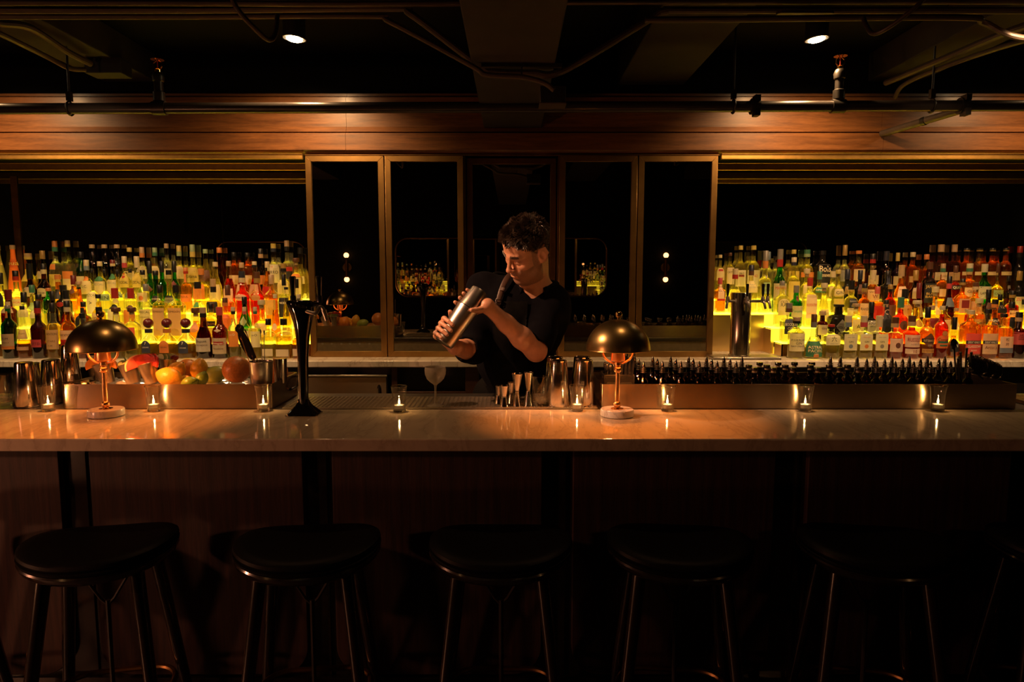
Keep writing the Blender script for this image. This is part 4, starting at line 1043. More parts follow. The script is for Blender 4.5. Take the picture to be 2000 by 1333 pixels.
CW = dict(k='black', b='brown', t='tan', y='yellow', r='red', g='green', w='white', o='orange', p='pink', m='maroon', n='navy', s='grey', d='gold', c='cream', l='lime', u='blue', h='crimson')
ROWW = ['front', 'second', 'third', 'fourth', 'top']

def surf(prof, z):
    for (r0, z0), (r1, z1) in zip(prof, prof[1:]):
        if z0 <= z <= z1: return r0 + (r1 - r0) * (z - z0) / max(1e-6, z1 - z0)
    return prof[-1][0]

def bottle(u, vt, wpx, shape, liq, gl, cap, cph, labels, tier, label, group, name='bottle'):
    Y, Z0 = TY[tier], TZ[tier] + .0006
    k = K(640, Y); R = wpx / k / 2; Y = min(Y, MIRY - .003 - R); H = P(u, vt, Y).z - Z0; ch = cph / k
    c = P(u, 640, Y); x = (u - 1000) / K(600, Y)
    t = thing(name, label, 'bottle', (x, Y, Z0), 0, group)
    base, e = SQ.get(shape, (shape, 2.))
    G = H - ch * .82
    prof = [(r * R, z * G) for z, r in SHAPES[base]]
    if base in ('std', 'wine', 'squat', 'cyl', 'flask', 'globe', 'pear', 'decan', 'thin', 'burg'):
        # round the shoulder with a few more rings
        q = []
        for i, (r, z) in enumerate(prof):
            q.append((r, z))
            if 1 <= i < len(prof) - 2:
                r2, z2 = prof[i + 1]; q.append(((r + r2) / 2 + (.035 * R if 2 <= i <= 3 else 0.) * (1 if r > r2 else 0), (z + z2) / 2))
        prof = q
    seg = 32 if tier < 2 else 22
    neck = prof[-1][0]
    def sec(prof_, seg=seg):
        "lathe whose cross-section goes from square body to round neck"
        m = MB(); rs = []
        for r, z in prof_:
            ee = e if r > R * .8 else 2 + (e - 2) * max(0., (r / R - .45) / .35) if e > 2 else 2.
            ring = []
            for j in range(seg):
                a = 2 * PI * (j + .5) / seg; ca, sa = math.cos(a), math.sin(a)
                s_ = 1. if ee <= 2 else (abs(ca) ** ee + abs(sa) ** ee) ** (-1 / ee)
                ring.append((r * s_ * ca, r * s_ * sa, z))
            rs.append(ring)
        return m.rings(rs)
    sec(prof + [(neck * 1.1, G - .006), (neck * 1.1, G)] if False else prof).build('glass_body', GM[gl], t, smooth=50)
    if liq in LM:
        fill = LM[liq]
        fl = FILL.get((tier, u), (.66, .93, .86)[(int(u) * 7 + tier) % 3] if liq in 'cl' else (.72, .9)[int(u) % 2])
        zt = fl * G; lp = [(r * .93 - .0006, max(z, .006)) for r, z in prof if z < zt]
        lp.append((surf(prof, zt) * .93 - .0006, zt))
        sec(lp).build('liquid', fill, t, smooth=50)
    # cap
    cr = neck * 1.16
    if cap[-1] == 'O':
        zb = H - ch
        MB().lathe([(cr, G - ch * .32), (cr, G - ch * .02)], 16).build('neck_band', 'cap_' + cap[0], t)
        MB().ball((0, 0, H - ch * .36), ch * .40, 18, 12).build('ball_stopper', 'cap_m', t)
    elif cap[-1] == 'T':
        MB().lathe([(neck * .86, G - ch * .55), (neck * .86, G)], 16).build('cork', 'cap_t', t)
        MB().lathe([(cr * 1.25, G + .0003), (cr * 1.32, G + ch * .2), (cr * 1.32, H - ch * .15), (cr * 1.2, H)], 18).build('stopper_cap', 'cap_' + cap[0], t)
    else:
        z0 = H - ch
        MB().lathe([(max(surf(prof, min(z0, G)) * 1.04, cr), z0), (cr, z0 + ch * .3), (cr, H - .002), (cr * .92, H)], 18).build('cap', 'cap_' + cap[0], t)
        if len(cap) > 1:
            MB().lathe([(cr * 1.05, z0), (cr * 1.05, z0 + ch * .42)], 18).build('neck_band', 'cap_' + cap[1], t)
    # labels
    def yat(px, z, off):
        rr = surf(prof, z) + off; ee = e if e > 2 else 2.
        return -rr * max(0., 1 - min(1., abs(px / rr)) ** ee) ** (1 / ee)
    def zl(v): return P(u, v, Y - R).z - Z0
    for li, lb in enumerate(labels):
        lo_ = .0013 + .0006 * li
        v0, v1, wf, col, sh, tx = (list(lb) + ['r', ()])[:6] if len(lb) < 6 else lb
        z1, z0 = zl(v0), zl(v1); zc, hh = (z0 + z1) / 2, (z1 - z0) / 2; hw = R * wf; wa = math.asin(min(.985, wf))
        if sh == 'r': out = [(-1 + 2 * i / 12, -1) for i in range(13)] + [(1, -1 + 2 * i / 6) for i in range(1, 7)] + [(1 - 2 * i / 12, 1) for i in range(1, 13)] + [(-1, 1 - 2 * i / 6) for i in range(1, 6)]
        elif sh == 'a': out = [(-1, -1), (-.5, -1), (0, -1), (.5, -1), (1, -1), (1, -.4), (1, .2)] + [(math.cos(a), .2 + .8 * math.sin(a)) for a in [PI * i / 12 for i in range(1, 12)]] + [(-1, .2), (-1, -.4)]
        elif sh == 'o': out = [(math.cos(a), math.sin(a)) for a in [2 * PI * i / 24 for i in range(24)]]
        else: out = [(-1 + i / 5, -i / 5) for i in range(5)] + [(i / 5, -1 + i / 5) for i in range(5)] + [(1 - i / 5, i / 5) for i in range(5)] + [(-i / 5, 1 - i / 5) for i in range(5)]
        def put(px, pz, off):
            z = zc + pz * hh; xx = min(surf(prof, z), R) * math.sin(px * wa); return (xx, yat(xx, z, off), z)
        n = len(out); vs = [put(0, 0, lo_)]; fs = []
        for kk in range(1, 4):
            vs += [put(px * kk / 3, pz * kk / 3, lo_) for px, pz in out]
        for j in range(n):
            j2 = (j + 1) % n; fs.append((0, 1 + j, 1 + j2))
            for kk in range(2): fs.append((1 + kk * n + j, 1 + (kk + 1) * n + j, 1 + (kk + 1) * n + j2, 1 + kk * n + j2))
        L_ = MB().add(vs, fs).build('label', 'label_' + col, t, smooth=80, fix=False)
        if len(labels) > 1 and col != labels[0][3]: L_['label'] = CW[col] + ' label'
        for s_, vc, px_, ink in tx:
            sz = px_ / k; zz = zl(vc); V, Fc = text_shape(s_)
            w_ = max(abs(q[0]) for q in V) * sz
            sx = min(1., min(hw * .94, R * .82) / w_) if w_ > 0 else 1.
            MB().add([(a * sz * sx, yat(a * sz * sx, zz + b * sz, lo_ + .0010), zz + b * sz) for a, b in V], Fc).build('lettering', 'ink_' + ink, L_, smooth=0, fix=False)
    return t

FILL = {}
# (u, top, width, shape, liquid, glass, cap, cap height, labels); u and heights measured on the photograph
LEFT = [
 [  # front row
 (15, 597, 30, 'std', 'T', 'T', 's', 6, [(609, 622, .42, 'o', 'r', ()), (653, 677, .93, 't', 'r', [('RUM', 662, 4, 'k'), ('JAMAICA', 670, 2.5, 'b')]), (677, 683, .93, 'o', 'r', ())]),
 (43, 598, 28, 'pear', 'a', '', 'k', 7, [(645, 663, .93, 't', 'r', [('Rhum', 652, 4, 'b')]), (678, 685, .93, 't', 'r', ())]),
 (73, 588, 31, 'std', 'x', 'B', 'kr', 24, [(664, 679, .7, 'h', 'r', [('O.F.T.D.', 672, 5, 'k')])]),
 (102, 592, 29, 'std', 'd', '', 'k', 17, [(645, 683, .93, 't', 'r', [('PLANTATION', 653, 4.5, 'k'), ('3 STARS', 667, 3.5, 'b'), ('RUM', 676, 3, 'b')])]),
 (131, 588, 28, 'std', 'a', '', 'kc', 21, [(646, 684, .93, 'c', 'r', [('PLANTATION', 655, 4.5, 'k')]), (664, 679, .74, 'r', 'r', [('XAYMACA', 671, 3, 'k')])]),
 (160, 612, 26, 'cyl', 'a', '', 'k', 10, [(680, 690, .9, 'p', 'r', ())]),
 (193, 600, 29, 'sq', 'a', '', 'k', 14, [(640, 670, .8, 'c', 'r', ())]),
 (226, 601, 29, 'sqs', 'c', '', 'bT', 10, [(640, 675, .8, 'k', 'r', ())]),
 (257, 601, 30, 'sqs', 'l', '', 'bT', 10, [(640, 668, .8, 'p', 'r', ())]),
 (288, 623, 35, 'flask', 'd', '', 'nO', 24, [(666, 690, .52, 'n', 'a', [('7', 671, 5, 'w'), ('LEGUAS', 679, 2.5, 'w')])]),
 (324, 623, 35, 'flask', 'd', '', 'oO', 24, [(666, 690, .52, 'o', 'a', [('LEGUAS', 679, 2.5, 'k')])]),
 (361, 623, 35, 'flask', 'd', '', 'nO', 24, [(666, 691, .54, 'n', 'a', [('7', 671, 5, 'w'), ('LEGUAS', 680, 2.5, 'w')])]),
 (396, 601, 31, 'burg', 'x', 'B', 'tk', 19, [(661, 688, .93, 'w', 'r', [('Dupont', 667, 4.5, 'k'), ('CALVADOS', 675, 3, 'b')])]),
 (428, 600, 31, 'wine', 'r', 'B', 'h', 16, [(643, 650, .5, 'c', 'd', ()), (661, 692, .93, 'c', 'r', [('TENAREZE', 682, 3, 'b')]), (668, 674, .7, 'r', 'r', [('Armagnac', 671, 4, 'w')])]),
 (455, 600, 22, 'std', 'c', '', 'ck', 14, [(647, 678, .95, 'o', 'r', [('o-O', 654, 4.5, 'w')])]),
 (477, 600, 20, 'std', 'c', '', 'cp', 14, [(647, 678, .95, 'w', 'r', ())]),
 (498, 600, 20, 'std', 'l', '', 'cg', 14, [(648, 679, .95, 'w', 'r', [('o-O', 655, 4.5, 'k')])]),
 (523, 623, 25, 'sqs', 'l', '', 'k', 12, [(682, 696, .85, 'w', 'r', ())]),
 (553, 623, 30, 'sqs', 'd', '', 'k', 12, [(683, 697, .82, 'w', 'r', [('~', 662, 6, 'k')])]),
 (584, 640, 28, 'sqs', 'a', '', 't', 8, [(682, 696, .8, 'w', 'r', ())]),
 ],
 [  # second
 (18, 566, 28, 'squat', 'r', 'B', 'm', 20, [(590, 612, .9, 'c', 'r', [('HAVANA', 600, 4, 'h')])]),
 (48, 571, 24, 'cyl', 'c', '', 'k', 20, [(600, 620, .9, 'c', 'r', ())]),
 (77, 575, 26, 'sq', 'l', '', 'k', 10, [(598, 622, .9, 'w', 'r', ())]),
 (104, 569, 22, 'cyl', 'x', 'B', 'k', 18, [(612, 640, .9, 'k', 'r', ())]),
 (131, 567, 31, 'burg', 'r', 'B', 'kc', 30, []),
 (163, 590, 24, 'sq', 'x', '', 'k', 10, [(602, 640, .9, 'k', 'r', [])]),
 (193, 575, 24, 'std', 'd', '', 'k', 8, [(612, 632, .85, 'c', 'r', [('GELL', 622, 5, 'k')])]),
 (226, 563, 28, 'squat', 'l', '', 'r', 20, [(595, 604, .8, 'k', 'a', ()), (606, 640, .8, 'w', 'r', ())]),
 (257, 563, 28, 'squat', 'l', '', 'r', 20, [(597, 603, .7, 'b', 'a', ()), (606, 640, .8, 'o', 'r', ())]),
 (287, 555, 26, 'std', 'c', '', 's', 14, [(605, 644, .8, 'c', 'r', [('MEZCAL', 610, 4, 'k'), ('ARTESANAL', 620, 2.5, 'b')])]),
 (314, 557, 24, 'sqc', 'd', '', 'k', 15, [(602, 656, .93, 't', 'r', [('REMEDON', 609, 4, 'b')])]),
 (346, 557, 27, 'sqc', 'd', '', 'k', 15, [(602, 656, .93, 't', 'r', [('REMEDON', 609, 4, 'b')])]),
 (382, 602, 29, 'globe', 'a', '', 'bT', 12, [(630, 650, .7, 't', 'o', ())]),
 (412, 593, 27, 'sq', 'l', '', 'k', 10, [(628, 638, .9, 'k', 'r', [('ESPOLON', 633, 5, 'o')]), (640, 656, .9, 'y', 'r', ())]),
 (440, 582, 25, 'std', 'a', '', 'bo', 16, [(615, 648, .9, 'o', 'r', [])]),
 (478, 580, 25, 'burg', 'd', 'G', 'k', 14, [(618, 640, .6, 'w', 'd', ())]),
 (511, 586, 31, 'decan', 'd', '', 'cT', 12, [(632, 656, .8, 'c', 'r', ())]),
 (538, 575, 22, 'cone', 'a', '', 'c', 8, [(632, 646, .5, 'w', 'o', ())]),
 (560, 561, 20, 'cone', 'v', '', 'k', 5, [(640, 655, .8, 'y', 'r', ())]),
 (584, 575, 24, 'std', 'l', '', 'c', 8, [(610, 640, .8, 'c', 'r', ())]),
 ],
 [  # third
 (5, 533, 24, 'sq', 'l', '', 'k', 22, [(572, 600, .9, 'k', 'a', [])]),
 (35, 529, 26, 'std', 'l', '', 'kr', 19, [(584, 598, .9, 'c', 'r', [('CACHACA', 591, 4, 'h')])]),
 (65, 557, 27, 'decan', 'l', '', 'g', 15, [(592, 612, .8, 'l', 'r', ())]),
 (97, 563, 22, 'cyl', 'K', 'G', 'o', 6, []),
 (126, 557, 28, 'squat', 'K', 'K', 'k', 14, [(590, 600, .5, 'r', 'o', ())]),
 (157, 550, 25, 'pear', 'a', '', 'tT', 8, []),
 (184, 525, 26, 'thin', 'l', '', 'k', 8, [(570, 614, .9, 'w', 'r', [('MEZCAL', 577, 4.5, 'k'), ('>', 592, 8, 'k')])]),
 (208, 526, 24, 'thin', 'l', '', 'k', 8, [(575, 588, .95, 'l', 'r', [('BIEN', 582, 7, 'k')]), (604, 612, .95, 'l', 'r', ())]),
 (233, 527, 25, 'thin', 'l', '', 'k', 8, [(570, 582, .95, 'l', 'r', [('BIEN', 577, 7, 'k')]), (583, 598, .5, 'c', 'o', ())]),
 (258, 525, 25, 'thin', 'l', '', 'k', 8, [(570, 583, .95, 'l', 'r', [('BIEN', 577, 7, 'k')])]),
 (282, 528, 24, 'std', 'l', '', 'k', 9, [(572, 590, .9, 'c', 'r', []), (578, 587, .4, 'o', 'o', ())]),
 (307, 529, 25, 'globe', 'l', 'T', 'k', 9, [(578, 590, .95, 'k', 'r', [('sombra', 584, 4, 'w')])]),
 (333, 528, 25, 'globe', 'l', '', 'k', 9, [(578, 582, .95, 'k', 'r', ()), (582, 592, .95, 's', 'r', [('sombra', 587, 4, 'k')])]),
 (388, 551, 30, 'globe', 'l', '', 'k', 13, [(591, 601, .45, 'g', 'r', ())]),
 (418, 545, 27, 'std', 'd', '', 'tk', 26, [(590, 612, .8, 'k', 'r', [])]),
 (446, 557, 23, 'cyl', 'a', '', 'b', 20, [(585, 598, .6, 'o', 'r', ())]),
 (475, 530, 27, 'squat', 'r', '', 'nc', 22, [(575, 588, .8, 'c', 'o', [('APERITIVO', 582, 3, 'k')])]),
 (504, 531, 27, 'squat', 'r', '', 'bd', 22, [(575, 588, .65, 'd', 'o', ())]),
 (532, 537, 25, 'hexa', 'a', '', 't', 18, [(586, 616, .85, 'y', 'r', ())]),
 (556, 536, 22, 'std', 'l', '', 'k', 22, [(582, 620, .95, 'k', 'r', [('NOIX', 592, 4, 'w')])]),
 (580, 545, 24, 'std', 'l', '', 'k', 18, [(580, 620, .9, 'k', 'r', [('NOIX', 590, 4, 'w')])]),
 ],
 [  # fourth
 (63, 515, 27, 'wine', 'x', 'B', 'k', 30, [(561, 580, .85, 'c', 'a', ())]),
 (90, 515, 26, 'wine', 'x', 'B', 'kc', 20, [(563, 580, .85, 'c', 'a', [('Vieux', 572, 4, 'k')])]),
 (117, 537, 28, 'globe', 'a', '', 'o', 9, [(566, 585, .7, 'k', 'r', ())]),
 (147, 538, 22, 'squat', 'a', '', 'm', 18, [(562, 575, .6, 'b', 'o', ())]),
 (174, 508, 22, 'std', 'l', '', 'cu', 20, [(540, 549, .9, 'o', 'o', ()), (549, 575, .95, 'c', 'r', [('S.C.', 560, 5, 'k')])]),
 (200, 511, 23, 'std', 'l', '', 'c', 9, [(540, 550, .9, 'g', 'o', ()), (550, 575, .95, 'c', 'r', [('MEZCAL', 556, 3.5, 's')])]),
 (225, 508, 24, 'std', 'l', '', 'mc', 12, [(535, 546, .9, 'g', 'o', ()), (547, 575, .95, 'c', 'r', [('MEZCAL', 553, 3.5, 's')])]),
 (248, 501, 22, 'squat', 'l', '', 'ch', 22, [(535, 562, .95, 'y', 'r', [('MEZCAL', 552, 5, 'k')]), (534, 544, .5, 'r', 'o', ())]),
 (272, 501, 22, 'squat', 'l', '', 'c', 22, [(535, 562, .95, 'y', 'r', [('MEZCAL', 552, 5, 'k')])]),
 (296, 510, 21, 'wine', 'G', 'G', 'k', 24, [(556, 575, .8, 'b', 'd', ())]),
 (320, 510, 20, 'wine', 'G', 'G', 'k', 22, []),
 (344, 510, 20, 'wine', 'G', 'G', 'k', 22, [(548, 562, .8, 'm', 'd', ())]),
 (366, 523, 22, 'std', 'a', '', 'or', 12, [(533, 552, .5, 'o', 'r', ()), (575, 590, .95, 'o', 'r', [('AZUL', 580, 4, 'b')])]),
 (396, 525, 28, 'sq', 'd', '', 'o', 12, [(556, 585, .8, 'o', 'r', ())]),
 (424, 512, 25, 'burg', 'l', '', 'c', 9, [(556, 590, .9, 'c', 'r', [('SEC', 562, 4, 's')])]),
 (450, 510, 23, 'burg', 'r', '', 't', 10, [(564, 590, .8, 'w', 'r', ())]),
 (475, 513, 23, 'burg', 'r', '', 't', 10, [(556, 580, .8, 'c', 'r', ())]),
 (500, 511, 23, 'burg', 'r', '', 'ck', 12, [(556, 580, .8, 'c', 'r', ())]),
 (525, 511, 23, 'burg', 'a', '', 'c', 12, [(560, 580, .8, 'r', 'r', ())]),
 (556, 515, 24, 'squat', 'l', '', 'dk', 16, [(548, 575, .9, 'c', 'r', ())]),
 (581, 504, 23, 'squat', 'l', '', 'bT', 10, [(535, 542, .9, 'o', 'r', ()), (543, 575, .9, 'c', 'r', ())]),
 ],
 [  # top
 (2, 479, 34, 'cone', 'v', 'v', 't', 10, [(508, 522, .85, 'v_', 'r', [('avu\u00e1', 514, 8, 'y')])]),
 (33, 479, 27, 'cone', 'o', 'o', 't', 8, [(508, 522, .85, 'o_', 'r', [('avu\u00e1', 514, 8, 'y')])]),
 (62, 495, 33, 'globe', 'l', '', 'ty', 12, [(526, 550, .8, 'y', 'r', ())]),
 (90, 490, 24, 'wine', 'x', 'B', 'd', 16, [(530, 545, .9, 'c', 'r', ())]),
 (115, 471, 26, 'std', 'c', '', 'og', 20, [(516, 527, .45, 'o', 'r', ()), (536, 560, .9, 'y', 'r', ())]),
 (140, 470, 24, 'std', 'c', '', 'ty', 12, [(530, 545, .9, 'o', 'r', ()), (545, 570, .95, 'c', 'r', ())]),
 (164, 492, 22, 'squat', 'G', 'G', 'k', 12, [(540, 560, .8, 'c', 'r', ())]),
 (187, 478, 22, 'squat', 'x', 'B', 't', 7, []),
 (211, 478, 22, 'squat', 'x', 'B', 't', 7, []),
 (235, 478, 22, 'squat', 'x', 'B', 't', 7, []),
 (259, 484, 22, 'std', 'l', '', 'y', 8, [(530, 550, .9, 'c', 'r', ())]),
 (283, 483, 22, 'std', 'c', '', 'to', 20, [(520, 545, .9, 'c', 'r', ())]),
 (308, 484, 22, 'std', 'l', '', 'lg', 16, [(520, 545, .9, 'c', 'r', ())]),
 (331, 476, 21, 'std', 'c', '', 't', 9, [(525, 545, .9, 'c', 'r', ())]),
 (355, 480, 22, 'std', 'l', '', 'yl', 20, [(520, 545, .9, 'c', 'r', ())]),
 (381, 478, 27, 'std', 'l', '', 'ly', 24, [(523, 552, .95, 'y', 'r', [('Gitana', 540, 6, 'k')])]),
 (406, 487, 25, 'burg', 'l', '', 'l', 8, [(528, 550, .9, 'b', 'r', ())]),
 (433, 484, 24, 'burg', 'x', '', 'o', 10, []),
 (461, 493, 20, 'cyl', 'a', '', 'k', 8, [(538, 556, .9, 'c', 'r', ())]),
 (487, 494, 20, 'cyl', 'a', '', 'k', 8, [(538, 556, .9, 'c', 'r', ())]),
 (513, 486, 21, 'wine', 'x', 'B', 'kt', 18, [(538, 556, .9, 'o', 'r', ())]),
 (538, 476, 25, 'std', 'c', '', 'yn', 16, [(517, 553, .95, 'w', 'r', [('BURRO', 532, 6, 'k'), ('*', 523, 7, 'o')])]),
 (564, 470, 23, 'std', 'c', '', 'tk', 20, [(522, 530, .95, 'r', 'r', ()), (530, 545, .95, 'k', 'r', ())]),
 (590, 484, 23, 'globe', 'l', '', 'k', 12, [(540, 555, .8, 'c', 'r', ())]),
 ]]
